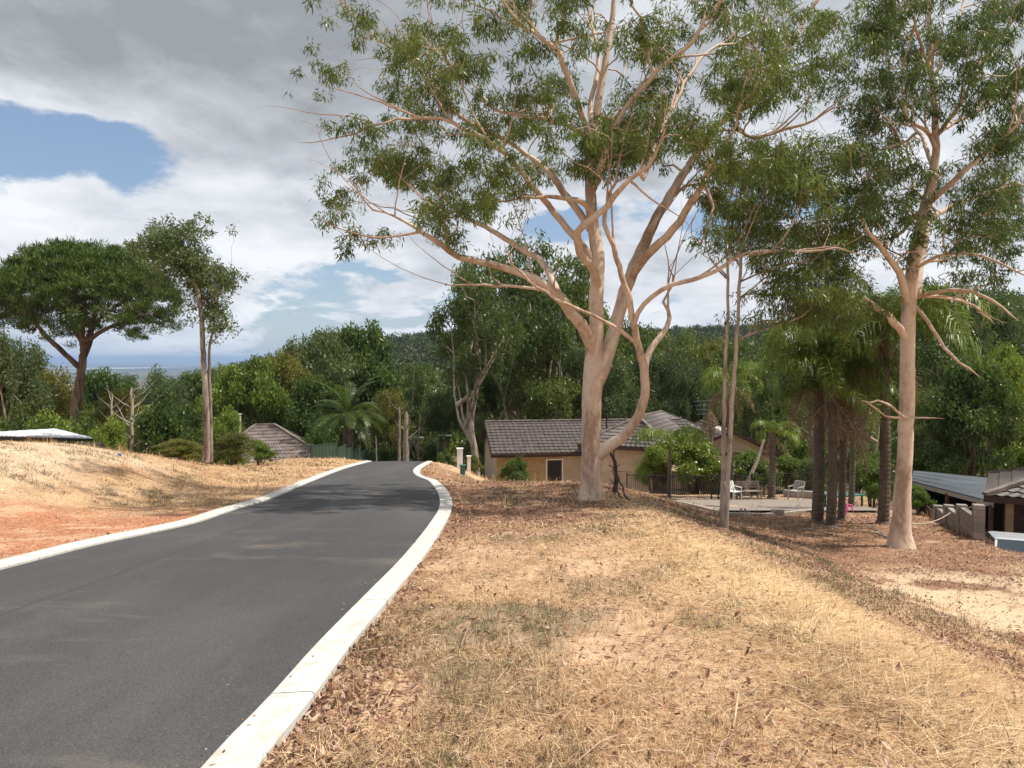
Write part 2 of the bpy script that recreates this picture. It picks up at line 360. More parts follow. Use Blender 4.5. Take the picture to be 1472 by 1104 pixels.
M_FASCIA = simple('brown_fascia', (0.055, 0.028, 0.022), 0.5, 0.1)
M_DARK = simple('dark_screen_and_shade', (0.025, 0.022, 0.02), 0.6, 0.2)  # also colours the carport walls, as painted shade
M_BROWN = simple('dark_brown_timber', (0.065, 0.04, 0.028), 0.7, 0.25, 4)
M_WHITE = simple('white_paint', (0.74, 0.72, 0.68), 0.5, 0.06)
M_BLACK = simple('black_metal', (0.02, 0.02, 0.02), 0.45, 0.1, spec=0.5)
M_GREENF = simple('green_sheet_steel', (0.050, 0.078, 0.052), 0.75, 0.1, 1.2, spec=0.15)
M_STEEL = simple('grey_steel', (0.32, 0.33, 0.34), 0.45, 0.15, 2, metal=0.5)
M_ROOFB = simple('blue_grey_sheet_roof', (0.125, 0.14, 0.155), 0.55, 0.14, 0.8, spec=0.35)
M_ROOFW = simple('white_sheet_roof', (0.66, 0.68, 0.70), 0.4, 0.08, 0.8, spec=0.5)
M_CONC = concmat('old_concrete', (0.38, 0.34, 0.29))
M_WOOD = simple('grey_weathered_wood', (0.26, 0.21, 0.165), 0.85, 0.3, 5)
M_PINK = simple('pink_plastic', (0.72, 0.12, 0.34), 0.4, 0.06)
M_TEAL = simple('green_plastic', (0.06, 0.16, 0.13), 0.5, 0.1)
M_CARP = simple('silver_car_paint', (0.50, 0.52, 0.54), 0.3, 0.04, spec=0.6, metal=0.3)
M_RUB = simple('black_rubber', (0.02, 0.02, 0.02), 0.8, 0.1)
M_LINE = simple('fibre_rope', (0.5, 0.44, 0.36), 0.8, 0.1)
M_FLOWER = simple('white_petals', (0.75, 0.74, 0.68), 0.6, 0.05)
M_BLUE = simple('blue_plastic', (0.03, 0.12, 0.45), 0.5, 0.05)
M_ROCK = simple('pinkish_rock', (0.42, 0.28, 0.21), 0.85, 0.25, 8, bmp=0.3)
def glassmat():
    m, t = mat('window_glass'); t.b.inputs['Base Color'].default_value = (0.03, 0.04, 0.045, 1); t.b.inputs['Roughness'].default_value = 0.06
    t.b.inputs['Specular IOR Level'].default_value = 0.9; return m
M_GLASS = glassmat()

# ------------------------------------------------------------------ ground sheet
def axis_pts(a, b, step, far, grow=1.13):
    c = list(np.arange(a, b + 1e-6, step)); s = step
    hi = [c[-1]]
    while hi[-1] < far: s *= grow; hi.append(hi[-1] + s)
    s = step; lo = [c[0]]
    while lo[-1] > -far: s *= grow; lo.append(lo[-1] - s)
    return np.array(lo[::-1][:-1] + c + hi[1:])
gx = axis_pts(-16, 22, 0.16, 26000, 1.09); gy = axis_pts(0, 46, 0.16, 26000, 1.085)
gy = gy[gy > -400]
X, Y = np.meshgrid(gx, gy); Z = hz_(X, Y) - 0.09 * on_road(X, Y, 0.09)
def zones(x, y):
    n1 = fbm(x * 0.7, y * 0.7, 21); n2 = fbm(x * 2.1, y * 2.1, 33); n3 = fbm(x * 0.25, y * 0.25, 41)
    C = lambda r, g, b: np.array([r, g, b])
    def mixc(c, k, d): return c * (1 - k[..., None]) + d * k[..., None]
    c = np.broadcast_to(C(0.56, 0.375, 0.235), x.shape + (3,)).copy()                       # pinkish dry soil with straw
    c = mixc(c, 0.7 * S((n2 - 0.5) / 0.15), C(0.36, 0.225, 0.13)); wz = fbm(x * 0.9, y * 0.9 + 7, 81); c = mixc(c, 0.55 * S((wz - 0.50) / 0.10) * (x > -2), C(0.24, 0.19, 0.125))
    xr = np.interp(y, YS, xRO)
    edge_r = S(1 - (x - xr) / 0.7) * (x > xr - 0.5) * S((n2 - 0.3) / 0.3); c = mixc(c, 0.75 * edge_r, C(0.24, 0.115, 0.06))   # brown leaves against the kerb
    gold = np.exp(-((x - 2.5 - 0.5 * (n3 - 0.5)) / 0.9) ** 2) * (y < 19); c = mixc(c, 0.75 * gold, C(0.60, 0.40, 0.19))
    lit = S((y - 10.5 - 3 * (n1 - 0.5) + 0.25 * np.clip(3 - x, -6, 3)) / 4.0) * (x > -4.4) * (1 - S((y - 34) / 5)) * S((n2 - 0.15) / 0.3)
    lit = np.maximum(lit, S((x - 3.3) / 1.6) * S((n1 - 0.42) / 0.1) * (y < 26) * (x < 14)); c = mixc(c, 0.85 * lit, C(0.25, 0.132, 0.08))
    sand = S((x - 5.3) / 1.2) * S((0.58 - n1) / 0.07) * S((17.2 - y) / 2.5); c = mixc(c, 0.9 * sand, C(0.62, 0.46, 0.30))
    # left bank
    lb = (x < np.interp(y, YS, xLO) + 0.3)
    c = np.where((lb & (y < 45))[..., None], np.array([0.50, 0.33, 0.19]), c)
    c = np.where(lb[..., None], mixc(c, 0.65 * S((n2 - 0.42) / 0.2), C(0.36, 0.21, 0.11)), c)
    sl_ = S((-9.0 - x + 3 * (n1 - 0.5)) / 2.5) * S((25 - y) / 4) * lb; c = mixc(c, 0.9 * sl_, C(0.58, 0.43, 0.29))
    red = S((x + 13 + 3 * n3) / 3) * S((15.2 - y + 2.6 * (n1 - 0.5) + 0.35 * (x + 9)) / 1.6) * lb; c = mixc(c, 0.92 * red, C(0.42, 0.185, 0.10))
    red2 = red * S((n2 - 0.56) / 0.06); c = mixc(c, 0.7 * red2, C(0.58, 0.38, 0.24))
    # patio earth
    pat = S((y - 26.5) / 1.5) * S((40 - y) / 1.5) * S((x - 5.5 - (y < 30) * 1.0) / 1.0) * S((16 - x) / 2) * S((y - 24 - (x - 12) * 0.8) / 2)
    c = mixc(c, 0.85 * pat, C(0.42, 0.32, 0.24)); c = mixc(c, 0.75 * pat * S((n2 - 0.48) / 0.1), C(0.24, 0.14, 0.095))
    # valley and hill
    r = np.hypot(x, y); v = S((y - 42) / 10); c = mixc(c, 0.85 * v, C(0.09, 0.085, 0.045))
    fr = S((r - 120) / 60); c = mixc(c, fr, C(0.035, 0.045, 0.02))
    pl = S((r - 1400) / 900); big = fbm(x / 900, y / 2600, 51, 5); bl = fbm(x / 260, y / 1500, 61, 5)
    pc = np.broadcast_to(C(0.055, 0.075, 0.035), x.shape + (3,)).copy()
    pc = mixc(pc, S((big - 0.5) / 0.12), C(0.12, 0.12, 0.075)); pc = mixc(pc, S((bl - 0.64) / 0.04), C(0.5, 0.5, 0.48))
    c = c * (1 - pl[..., None]) + pc * pl[..., None]
    return c
ZC = zones(X, Y); nx, ny = len(gx), len(gy)
V = np.stack([X, Y, Z], -1).reshape(-1, 3)
i = (np.arange(ny - 1)[:, None] * nx + np.arange(nx - 1)[None, :]).ravel()
F = np.stack([i, i + 1, i + nx + 1, i + nx], -1)
me = np_mesh('ground', V, F, True, {'zone': ('POINT', 'FLOAT_COLOR', np.concatenate([ZC.reshape(-1, 3), np.ones((len(V), 1))], 1))})
link('ground', me, M_GROUND, kind='structure')

# road and kerbs
cols = 14; rv = []; idx = []
for j in range(cols + 1):
    t = j / cols; xx = xLI * (1 - t) + xRI * t + (0.02 if j == cols else (-0.02 if j == 0 else 0)); rv.append(np.stack([xx, YS, plane_z(xx, YS) + 0.004 + 0.03 * math.sin(math.pi * t)], -1))
rv = np.stack(rv, 1); n_ = len(YS)
i = (np.arange(n_ - 1)[:, None] * (cols + 1) + np.arange(cols)[None, :]).ravel()
link('road', np_mesh('road', rv.reshape(-1, 3), np.stack([i, i + 1, i + cols + 2, i + cols + 1], -1), True), M_ROAD, kind='structure')
def kerb(xi, xo):
    V = []; F = []
    s_ = np.concatenate([[0], np.cumsum(np.hypot(np.diff(xi), np.diff(YS)))]); L = 2.5; a = 0.0
    while a < s_[-1] - 0.1:
        b = min(a + L - 0.012, s_[-1]); ss = np.linspace(a, b, 10)
        A = np.interp(ss, s_, xi); yy = np.interp(ss, s_, YS); B = np.interp(ss, s_, xo)
        za = plane_z(A, yy) + 0.004; zb = plane_z(B, yy)
        sg = np.sign(B[0] - A[0])
        prof = [(A, za - 0.12), (A, za + 0.028), (A + sg * 0.02, za + 0.046), (B - sg * 0.02, zb + 0.062), (B, zb + 0.045), (B, zb - 0.2)]
        o = len(V); m = len(prof)
        for k in range(10):
            for px_, pz_ in prof: V.append((px_[k], yy[k], pz_[k]))
        for k in range(9):
            for q in range(m):
                F.append((o + k * m + q, o + k * m + (q + 1) % m, o + (k + 1) * m + (q + 1) % m, o + (k + 1) * m + q))
        F.append(tuple(o + q for q in range(m))); F.append(tuple(o + 9 * m + q for q in range(m))[::-1])
        a += L
    me = bpy.data.meshes.new('kerb'); me.from_pydata(V, [], F); me.update(); return link('kerb', me, M_KERB, kind='structure')
kerb(xRI, xRO); kerb(xLI, xLO)

# ------------------------------------------------------------------ tree skeletons and leaves
class Skel:
    def __init__(s): s.p = np.zeros((0, 3)); s.par = []; s.r = []; s.pl = []
    def add_path(s, pts, radii, parent):
        pts = np.asarray(pts, float); k0 = len(s.par)
        prev = parent; pl = s.pl[parent] if parent >= 0 else 0.0; last = s.p[parent] if parent >= 0 else pts[0]
        for q, rr in zip(pts, radii):
            pl += float(np.linalg.norm(q - last)); last = q
            s.par.append(prev); s.r.append(rr); s.pl.append(pl); prev = len(s.par) - 1
        s.p = np.vstack([s.p, pts]); return prev
    def limb(s, pts, radii, step=0.22, wig=0.02, attach=True):
        pts = np.asarray(pts, float); c = cat(np.hstack([pts, np.asarray(radii, float)[:, None]]), 8)
        L = np.concatenate([[0], np.cumsum(np.linalg.norm(np.diff(c[:, :3], axis=0), axis=1))]); n = max(3, int(L[-1] / step))
        ss = np.linspace(0, L[-1], n); q = np.stack([np.interp(ss, L, c[:, i]) for i in range(4)], -1)
        q[1:, :3] += rng.normal(0, wig, (n - 1, 3)) * np.linspace(0.3, 1, n - 1)[:, None]
        par = -1
        if attach and len(s.par): par = int(np.argmin(np.linalg.norm(s.p - q[0, :3], axis=1)))
        return s.add_path(q[:, :3], np.maximum(q[:, 3], 0.004), par)
    def grow(s, targets, bf=0.35, step=0.3, crook=0.10, minr=0.0):
        order = np.argsort([np.min(np.linalg.norm(s.p - t, axis=1)) for t in targets]); s.tips = []
        for k in order:
            t = targets[k]; d = np.linalg.norm(s.p - t, axis=1)
            cost = d + bf * np.array(s.pl) * (d > 0) ; 
            cost = cost + np.where(s.p[:, 2] > t[2] + 0.6, 0.5, 0) + np.where(np.array(s.r) > 0.13, 0.8, 0)
            j = int(np.argmin(cost)); a = s.p[j]; dd = d[j]; n = max(2, int(dd / step) + 1); u = np.linspace(0, 1, n + 1)[1:]
            side = rng.normal(0, 1, 3); side[2] = abs(side[2]) * 0.7 + 0.3; side *= dd * crook * rng.uniform(0.4, 1.6)
            pts = a + (t - a) * u[:, None] + side * np.sin(u * np.pi)[:, None] + rng.normal(0, 0.035, (n, 3)) * (u[:, None] < 1)
            s.tips.append(s.add_path(pts, [0.0] * n, j))
    def shoots(s, prob, rmin=0.010, rmax=0.055, l0=0.7, l1=2.0, zmin=1.0):
        r = np.array(s.r); n = len(r)
        for i in range(1, n):
            if s.p[i][2] < zmin or not (rmin < r[i] < rmax) or rng.uniform() > prob or s.par[i] < 0: continue
            t = s.p[i] - s.p[s.par[i]]; t /= np.linalg.norm(t) + 1e-9
            d = t * 0.9 + rng.normal(0, 0.55, 3) + np.array([0, 0, 0.45]); d /= np.linalg.norm(d); L = rng.uniform(l0, l1); k = 8; c = rng.normal(0, 0.16, 3) + np.array([0, 0, 0.12]); q = [s.p[i]]
            for j in range(k): d = d + c * 0.35 + rng.normal(0, 0.09, 3); d /= np.linalg.norm(d); q.append(q[-1] + d * L / k)
            r0 = min(r[i] * 0.6, 0.026); s.add_path(np.array(q[1:]), np.linspace(r0, 0.0045, k), i)
    def finish(s, twig=0.005, ex=0.47):
        n = len(s.par); cnt = np.zeros(n)
        for t in getattr(s, 'tips', []): cnt[t] += 1
        for i in range(n - 1, -1, -1):
            if s.par[i] >= 0: cnt[s.par[i]] += cnt[i]
        r = np.array(s.r)
        for i in range(n):
            if r[i] == 0.0:
                v = twig * max(cnt[i], 0.5) ** ex; pr = r[s.par[i]] if s.par[i] >= 0 else 1
                r[i] = min(v, pr * 0.92)
        s.R = np.maximum(r, 0.0025); s.cnt = cnt; return s
    def mesh(s, name, minr=0.0, flare=None):
        n = len(s.par); ch = [[] for _ in range(n)]
        for i, q in enumerate(s.par):
            if q >= 0: ch[q].append(i)
        cont = [-1] * n
        for i in range(n):
            if ch[i]:
                j = i + 1 if (i + 1 < n and s.par[i + 1] == i) else max(ch[i], key=lambda a: s.R[a]); cont[i] = j
        starts = [i for i in range(n) if s.par[i] < 0 or cont[s.par[i]] != i]
        VV = []; FF = []; RR = []; o = 0
        for st in starts:
            chain = [st]; q = st
            while cont[q] >= 0: q = cont[q]; chain.append(q)
            pts = s.p[chain]; r = s.R[chain]
            if s.par[st] >= 0:
                if np.linalg.norm(s.p[s.par[st]] - pts[0]) > 0.02:
                    pts = np.vstack([s.p[s.par[st]], pts]); r = np.concatenate([[min(s.R[s.par[st]], r[0] * 1.25)], r])
            if len(pts) < 2 or r.max() < minr: continue
            r = r.copy(); r[-1] *= 0.35
            rm = r.max(); k = 14 if rm > 0.15 else 9 if rm > 0.05 else 5 if rm > 0.015 else 3
            V, F = tube_vf(pts, r, k)
            if rm > 0.06:   # lumps and a little buttress
                nrm = V - np.repeat(pts, k, 0); V = V + nrm * ((fbm(V[:, 2] * 1.3, np.arctan2(nrm[:, 1], nrm[:, 0]) * 1.2 + 9, 3) - 0.5) * 0.28)[:, None]
            VV.append(V); FF.append(F + o); RR.append(np.repeat(r, k)); o += len(V)
        V = np.vstack(VV); return np_mesh(name, V, np.vstack(FF), True, {'rad': ('POINT', 'FLOAT', np.concatenate(RR))})
def leaves(centers, n, rad, ll, lw, droop=0.6, zs=0.8, up=0.0, crnd=0.55, hang=0.0, seed=None):
    """n small leaf faces round every centre; rad clump radius; droop pulls leaf direction down"""
    centers = np.asarray(centers, float); m = len(centers); N = m * n
    off = rng.normal(0, 1, (N, 3)); off /= np.linalg.norm(off, axis=1)[:, None] + 1e-9
    off *= (rng.uniform(0, 1, N) ** 0.5)[:, None]; off[:, 2] *= zs
    rr = np.repeat(rng.uniform(0.65, 1.3, m), n) * rad
    c = np.repeat(centers, n, 0) + off * rr[:, None]; c[:, 2] -= hang * rr
    d = rng.normal(0, 1, (N, 3)) * (1 - 0.5 * droop) + off * 0.5; d[:, 2] -= droop * 1.3; d[:, 2] += up * 1.6
    d /= np.linalg.norm(d, axis=1)[:, None] + 1e-9
    sd = np.cross(d, rng.normal(0, 1, (N, 3))); sd /= np.linalg.norm(sd, axis=1)[:, None] + 1e-9
    L = ll * rng.uniform(0.6, 1.35, N)[:, None]; Wd = lw * rng.uniform(0.7, 1.3, N)[:, None]
    V = np.stack([c, c + d * L * 0.45 + sd * Wd * 0.5, c + d * L, c + d * L * 0.45 - sd * Wd * 0.5], 1).reshape(-1, 3)
    F = np.arange(N * 4).reshape(-1, 4)
    rn = np.clip(np.repeat(rng.uniform(0, 1, m), n) * crnd + rng.uniform(0, 1, N) * (1 - crnd), 0, 1)
    return V, F, rn
def leaf_mesh(name, parts):
    o = 0; VV = []; FF = []; RR = []
    for V, F, r in parts: VV.append(V); FF.append(F + o); RR.append(r); o += len(V)
    return np_mesh(name, np.vstack(VV), np.vstack(FF), False, {'rnd': ('FACE', 'FLOAT', np.concatenate(RR))})
DENS = 1.75
def blob_pts(ells):
    """(px,py,rx,ry,n,d0,d1) in photo pixels at distances d0..d1 -> targets"""
    out = []
    for (px, py, rx, ry, n, d0, d1) in ells:
        sub = []
        for k in range(int(n * DENS)):
            if k % 13 == 0:
                a = random.uniform(0, 6.283); q = math.sqrt(random.random()); c = P(px + rx * q * math.cos(a), py + ry * q * math.sin(a), random.uniform(d0, d1))
            out.append(c + np.array([random.gauss(0, 0.34), random.gauss(0, 0.34), random.gauss(0, 0.2)]))
    return np.array(out)
def make_tree(name, sk, targets, lm, bm, leafset, loc, label, cat_, group=None, grow=None, finish=None, kind_part='crown', minr=0.0):
    """sk in world coordinates; objects are stored relative to the foot"""
    if targets is not None: sk.grow(targets, **(grow or {}))
    sk.finish(**(finish or {}))
    root = empty(name, loc, label=label, cat=cat_, group=group); L = np.array(loc)
    me = sk.mesh('trunk', minr); co = np.empty(len(me.vertices) * 3, np.float32); me.vertices.foreach_get('co', co)
    me.vertices.foreach_set('co', (co.reshape(-1, 3) - L).astype(np.float32).ravel()); me.update()
    link('trunk', me, bm, root)
    if leafset:
        parts = [(v - L, f, r) for v, f, r in leafset(sk)]
        link(kind_part, leaf_mesh(kind_part, parts), lm, root)
    return root
def limbs(sk, D, specs, base_d):
    """specs: list of ([(px,py,r_px)...], depth offset at start, at end)"""
    for pts, o0, o1 in specs:
        n = len(pts); P3 = []; R = []
        for i, (a, b, r) in enumerate(pts):
            d = base_d + o0 + (o1 - o0) * (i / (n - 1)); P3.append(P(a, b, d)); R.append(0.75 * r / FPX * d)
        sk.limb(P3, R)

# --- the big gum
D1 = 17.6
gum = Skel(); f0 = P(850, 728, D1); f0[2] = float(hz_(f0[0], f0[1])) - 0.15
tr = [(850, 737, 34), (850, 727, 29), (850, 716, 24.5), (850, 700, 20.5), (850, 660, 18.5), (850, 620, 17), (851, 570, 17.5), (854, 530, 18), (856, 500, 15), (858, 470, 13), (857, 435, 13), (859, 370, 12), (850, 304, 10.5), (850, 243, 9.5),
      (856, 187, 8), (863, 130, 7), (872, 78, 6), (881, 22, 5), (888, -50, 3.5), (892, -110, 2)]
gum.limb([P(a, b, D1 + (0 if b > 450 else (450 - b) * 0.002)) for a, b, r in tr], [0.80 * r / FPX * D1 for a, b, r in tr], wig=0.01)
limbs(gum, 0, [
    ([(852, 505, 11), (840, 474, 12), (820, 448, 11), (803, 426, 10), (768, 400, 8), (720, 383, 6.5), (663, 370, 6), (616, 339, 4.5), (590, 322, 3), (560, 308, 2), (529, 296, 1.6), (505, 262, 1.1)], 0, -3.0),
    ([(803, 424, 7), (790, 395, 6.5), (776, 374, 6), (746, 356, 5.5), (698, 326, 4.5), (663, 309, 3.5), (640, 285, 2.2), (610, 262, 1.5)], -0.75, 2.5),
    ([(806, 432, 4), (790, 419, 3.5), (760, 414, 3), (724, 411, 2.8), (681, 409, 2.2), (650, 409, 1.3)], -0.7, -2.0),
    ([(857, 400, 8), (850, 383, 8), (834, 363, 7.5), (831, 332, 7), (855, 313, 6), (881, 287, 5.5), (900, 262, 4.5), (932, 238, 3.5), (950, 205, 2.5), (962, 180, 1.5)], -0.3, -3.2),
    ([(857, 385, 7), (836, 352, 7), (812, 325, 6.5), (790, 296, 6), (768, 270, 5.5), (750, 247, 5), (724, 217, 4.5), (681, 191, 4), (637, 172, 3.5), (594, 170, 3), (550, 176, 2.2), (507, 193, 1.6), (470, 200, 1.1), (430, 204, 0.7)], 0.2, -2.5),
    ([(848, 330, 7), (829, 300, 7), (811, 278, 6.5), (792, 252, 5.5), (759, 222, 5), (716, 196, 4.5), (681, 180, 4), (655, 160, 3.6), (637, 143, 3.4), (616, 104, 3), (594, 87, 2.6), (563, 70, 2.2), (533, 48, 1.8), (507, 22, 1.4), (477, -6, 1.0)], 0.3, 2.2),
    ([(848, 305, 6), (836, 290, 5.5), (800, 283, 4), (760, 284, 3), (725, 288, 2), (700, 296, 1.4)], 0, -1.4),
    ([(850, 215, 7), (842, 180, 6.5), (829, 145, 6.5), (811, 96, 5.5), (798, 70, 5), (768, 48, 3.5), (742, 26, 3), (718, -5, 2.4), (700, -50, 1.4)], 0, -2.0),
    ([(799, 72, 3.6), (806, 45, 3), (812, 20, 2.6), (818, -10, 2.2), (824, -60, 1.4)], -1.1, 0.5),
    ([(853, 205, 5), (826, 186, 4.5), (790, 172, 4), (740, 165, 3.5), (706, 152, 3), (680, 120, 2.2), (650, 95, 1.6), (620, 60, 1.1)], 0.2, 3.4),
    ([(853, 190, 5.5), (848, 152, 5), (857, 118, 4.5), (860, 78, 3.8), (851, 40, 3), (842, 0, 2.4), (838, -50, 1.6)], 0.2, 2.2),
    ([(862, 545, 14), (872, 512, 14), (884, 475, 13), (893, 438, 12.5), (905, 400, 11.5), (921, 362, 10.5), (941, 318, 9.5), (972, 267, 8.5), (995, 231, 7.5), (1018, 195, 7), (1045, 168, 6.2), (1086, 145, 5.5), (1117, 100, 4.8), (1140, 59, 4.2), (1172, 2, 3.2), (1195, -50, 2)], 0, 2.6),
    ([(906, 399, 9), (927, 370, 8.5), (950, 347, 8), (972, 324, 7.5), (995, 290, 7), (1010, 262, 5.5), (1022, 235, 4), (1046, 205, 2.8), (1060, 175, 1.8)], 0.68, -2.4),
    ([(1012, 262, 3.6), (1024, 295, 3), (1018, 320, 2.4), (1010, 350, 1.6)], -1.5, -2.0),
    ([(858, 262, 7), (868, 225, 6), (884, 185, 5.5), (900, 154, 5), (927, 122, 4.5), (954, 91, 4.2), (990, 68, 3.8), (1009, 36, 3), (1040, -4, 2.4), (1060, -50, 1.6)], 0, -1.8),
    ([(925, 258, 4), (945, 199, 3.8), (968, 154, 3.5), (990, 109, 3.2), (1027, 68, 2.8), (1081, 59, 2), (1113, 14, 1.4), (1125, -40, 1)], -2.4, 1.2),
    ([(1046, 167, 4), (1076, 196, 3.6), (1110, 192, 3.2), (1146, 182, 2.7), (1180, 165, 2), (1215, 150, 1.4)], 2.0, 0.0),
    ([(941, 320, 4.5), (960, 290, 4), (985, 268, 3), (1020, 262, 2.3), (1060, 238, 1.8), (1100, 220, 1.3)], 0.5, 4.5),
    ([(858, 655, 15), (872, 643, 12), (890, 632, 10), (908, 613, 9.5), (922, 588, 9), (928, 555, 8.5), (925, 525, 8), (919, 500, 7.5), (912, 476, 7), (907, 447, 6.2), (900, 422, 5.8), (892, 388, 5.2), (880, 351, 4.8), (870, 325, 4.2), (872, 295, 3.4), (884, 262, 2.6), (890, 230, 1.8)], 0, -1.6),
    ([(927, 530, 7), (931, 510, 6.5), (948, 486, 6), (960, 468, 5), (963, 450, 4), (955, 432, 2.4), (968, 405, 1.6), (960, 385, 1)], -0.3, 0.8),
    ([(920, 502, 4.2), (905, 484, 4), (879, 467, 3.6), (837, 447, 3.2), (804, 432, 3), (762, 405, 2.6), (738, 382, 1.8), (728, 350, 1.2)], -0.6, -2.2),
    ([(912, 478, 4.5), (915, 453, 5), (933, 430, 4.8), (967, 409, 4.5), (1000, 401, 4.2), (1033, 388, 3.8), (1063, 367, 3.6), (1099, 362, 3.2), (1154, 362, 2.4), (1217, 355, 1.5)], -0.8, -2.4),
], D1)
G1 = [(470, 95, 26, 18, 7), (540, 40, 60, 38, 16), (480, 180, 26, 10, 6), (528, 228, 34, 18, 17), (492, 268, 16, 12, 8), (490, 345, 11, 7, 4), (505, 318, 14, 8, 4),
      (592, 85, 28, 28, 12), (635, 62, 40, 32, 18), (665, 92, 32, 30, 18), (612, 132, 36, 24, 14), (560, 125, 28, 20, 9), (590, 165, 48, 15, 12),
      (602, 225, 52, 26, 34), (645, 245, 32, 22, 24), (642, 292, 34, 14, 20), (560, 245, 26, 18, 13), (700, 205, 38, 26, 18), (742, 182, 46, 34, 28), (702, 272, 36, 22, 18),
      (765, 240, 36, 22, 14), (630, 318, 30, 14, 10), (850, 188, 66, 32, 70), (882, 226, 54, 22, 38), (932, 204, 36, 34, 30), (800, 132, 36, 34, 22), (772, 90, 30, 28, 14), (742, 40, 46, 28, 18),
      (802, 20, 46, 28, 15), (862, 42, 28, 26, 13), (920, 42, 38, 36, 20), (962, 130, 44, 34, 26), (1000, 182, 36, 34, 30), (1042, 122, 42, 34, 34), (1082, 108, 42, 26, 26), (1062, 60, 36, 34, 20),
      (1120, 60, 46, 36, 24), (1160, 112, 46, 44, 30), (1182, 42, 40, 36, 22), (1052, 226, 44, 34, 40), (1118, 222, 54, 42, 56), (1180, 230, 50, 42, 52), (1042, 288, 34, 22, 26), (1104, 288, 50, 32, 46), (1182, 296, 44, 34, 40),
      (955, 60, 40, 40, 14), (1010, 20, 40, 30, 14), (760, 130, 30, 20, 8), (690, 150, 34, 20, 10), (905, 130, 25, 30, 12),
      (560, -50, 110, 50, 26), (760, -70, 120, 60, 46), (930, -70, 110, 60, 46), (1080, -60, 90, 60, 40), (880, -140, 150, 40, 40), (440, 120, 10, 20, 2)]
gum.shoots(0.40, l1=2.5)
tg = blob_pts([(a, b, c, d, n * 0.95, D1 - 3.4, D1 + 4.2) if n > 20 else (a, b, c, d, n, D1 - 2.6, D1 + 3.2) for a, b, c, d, n in G1])
def gum_leaves(sk, n=62, rad=0.215, ll=0.15, lw=0.026):
    t = sk.p[sk.tips]; k = rng.uniform(0, 1, len(t)); a = t[k < 0.84]; b = t[k >= 0.84]
    return [leaves(a, n, rad, ll, lw, 0.75, 0.85, hang=0.35), leaves(b, n // 6, rad * 0.8, ll, lw, 0.75, 0.8, hang=0.3)]
make_tree('gum_tree', gum, tg, L_GUM, B_GUM, gum_leaves, tuple(f0), 'tall spreading salmon-barked gum tree with a looping low limb, standing alone on the dry verge', 'tree', finish=dict(twig=0.0060, ex=0.5))

# --- the gum on the right
D2 = 19.0; gr = Skel(); f2 = P(1295, 783, D2); f2[2] = float(hz_(f2[0], f2[1])) - 0.15
tr = [(1295, 793, 29), (1295, 783, 24), (1295, 768, 18.5), (1296, 740, 15.5), (1298, 700, 14), (1303, 600, 13), (1305, 520, 12.5), (1306, 450, 12.5), (1309, 410, 11.5), (1316, 360, 10), (1329, 300, 9), (1341, 250, 7.5), (1346, 200, 6.5), (1341, 140, 5.5), (1337, 80, 4.5), (1335, 20, 4), (1333, -50, 3), (1330, -110, 1.6)]
gr.limb([P(a, b, D2) for a, b, r in tr], [0.80 * r / FPX * D2 for a, b, r in tr], wig=0.01)
limbs(gr, 0, [
    ([(1305, 440, 8), (1296, 402, 7), (1283, 377, 6), (1262, 350, 5), (1243, 328, 3.6), (1236, 300, 2.4), (1230, 260, 1.6)], 0, -1.8),
    ([(1318, 420, 9), (1319, 395, 8.5), (1330, 350, 6), (1336, 317, 5.5), (1375, 294, 4.5), (1434, 272, 3.2), (1480, 262, 2)], 0.2, 2.2),
    ([(1335, 292, 6), (1353, 276, 5.5), (1398, 235, 4.5), (1434, 204, 3.6), (1475, 170, 2.4)], 0, -2.4),
    ([(1344, 205, 5), (1350, 190, 4.8), (1380, 172, 4.2), (1430, 140, 3.2), (1480, 120, 2)], 0, 1.8),
    ([(1347, 195, 4.5), (1362, 175, 4), (1378, 152, 3.8), (1412, 90, 3), (1439, 59, 2.2), (1460, 10, 1.4)], 0, -2),
    ([(1345, 215, 4.5), (1335, 192, 4), (1318, 180, 3.4), (1303, 165, 2.8), (1296, 130, 2), (1300, 80, 1.5)], 0, -2),
    ([(1342, 240, 5), (1332, 215, 4.2), (1322, 190, 3.6), (1300, 205, 2.6), (1268, 215, 2)], 0, 2.4),
    ([(1338, 100, 3.4), (1322, 60, 2.8), (1310, 20, 2.2), (1296, -30, 1.5)], 0, -1.5),
    ([(1340, 120, 3.4), (1360, 70, 2.8), (1380, 20, 2.2), (1395, -30, 1.5)], 0, 1.8),
    ([(1305, 490, 8), (1292, 470, 7.5), (1275, 453, 7), (1258, 441, 5.5), (1246, 430, 4.2), (1236, 428, 2.2)], 0, -1.0),
    ([(1318, 384, 4), (1345, 370, 3.4), (1375, 364, 3), (1421, 371, 2.5), (1461, 389, 1.8), (1490, 405, 1)], 0, -2),
    ([(1314, 428, 4.5), (1345, 420, 4), (1375, 417, 3.5), (1412, 424, 3), (1443, 444, 2.4), (1466, 464, 1.8)], 0, -1.6),
    ([(1316, 425, 3.4), (1360, 428, 2.8), (1400, 440, 2.2), (1430, 465, 1.4)], 0, 1),
    ([(1314, 438, 4), (1330, 455, 3.8), (1343, 476, 3.4), (1361, 505, 3), (1386, 525, 2.3), (1408, 541, 1.5)], 0, -1),
    ([(1304, 602, 2.8), (1290, 592, 2.6), (1280, 582, 2.3), (1266, 577, 2), (1239, 576, 1.4)], -0.2, -1.0),
    ([(1300, 600, 2.4), (1277, 599, 2), (1256, 585, 1.5), (1240, 577, 1)], -0.2, -0.6),
    ([(1304, 600, 2.2), (1330, 601, 1.7), (1361, 603, 1)], -0.2, -0.8),
    ([(1326, 300, 4), (1300, 330, 3), (1280, 345, 2)], 0.2, 1.6),
], D2)
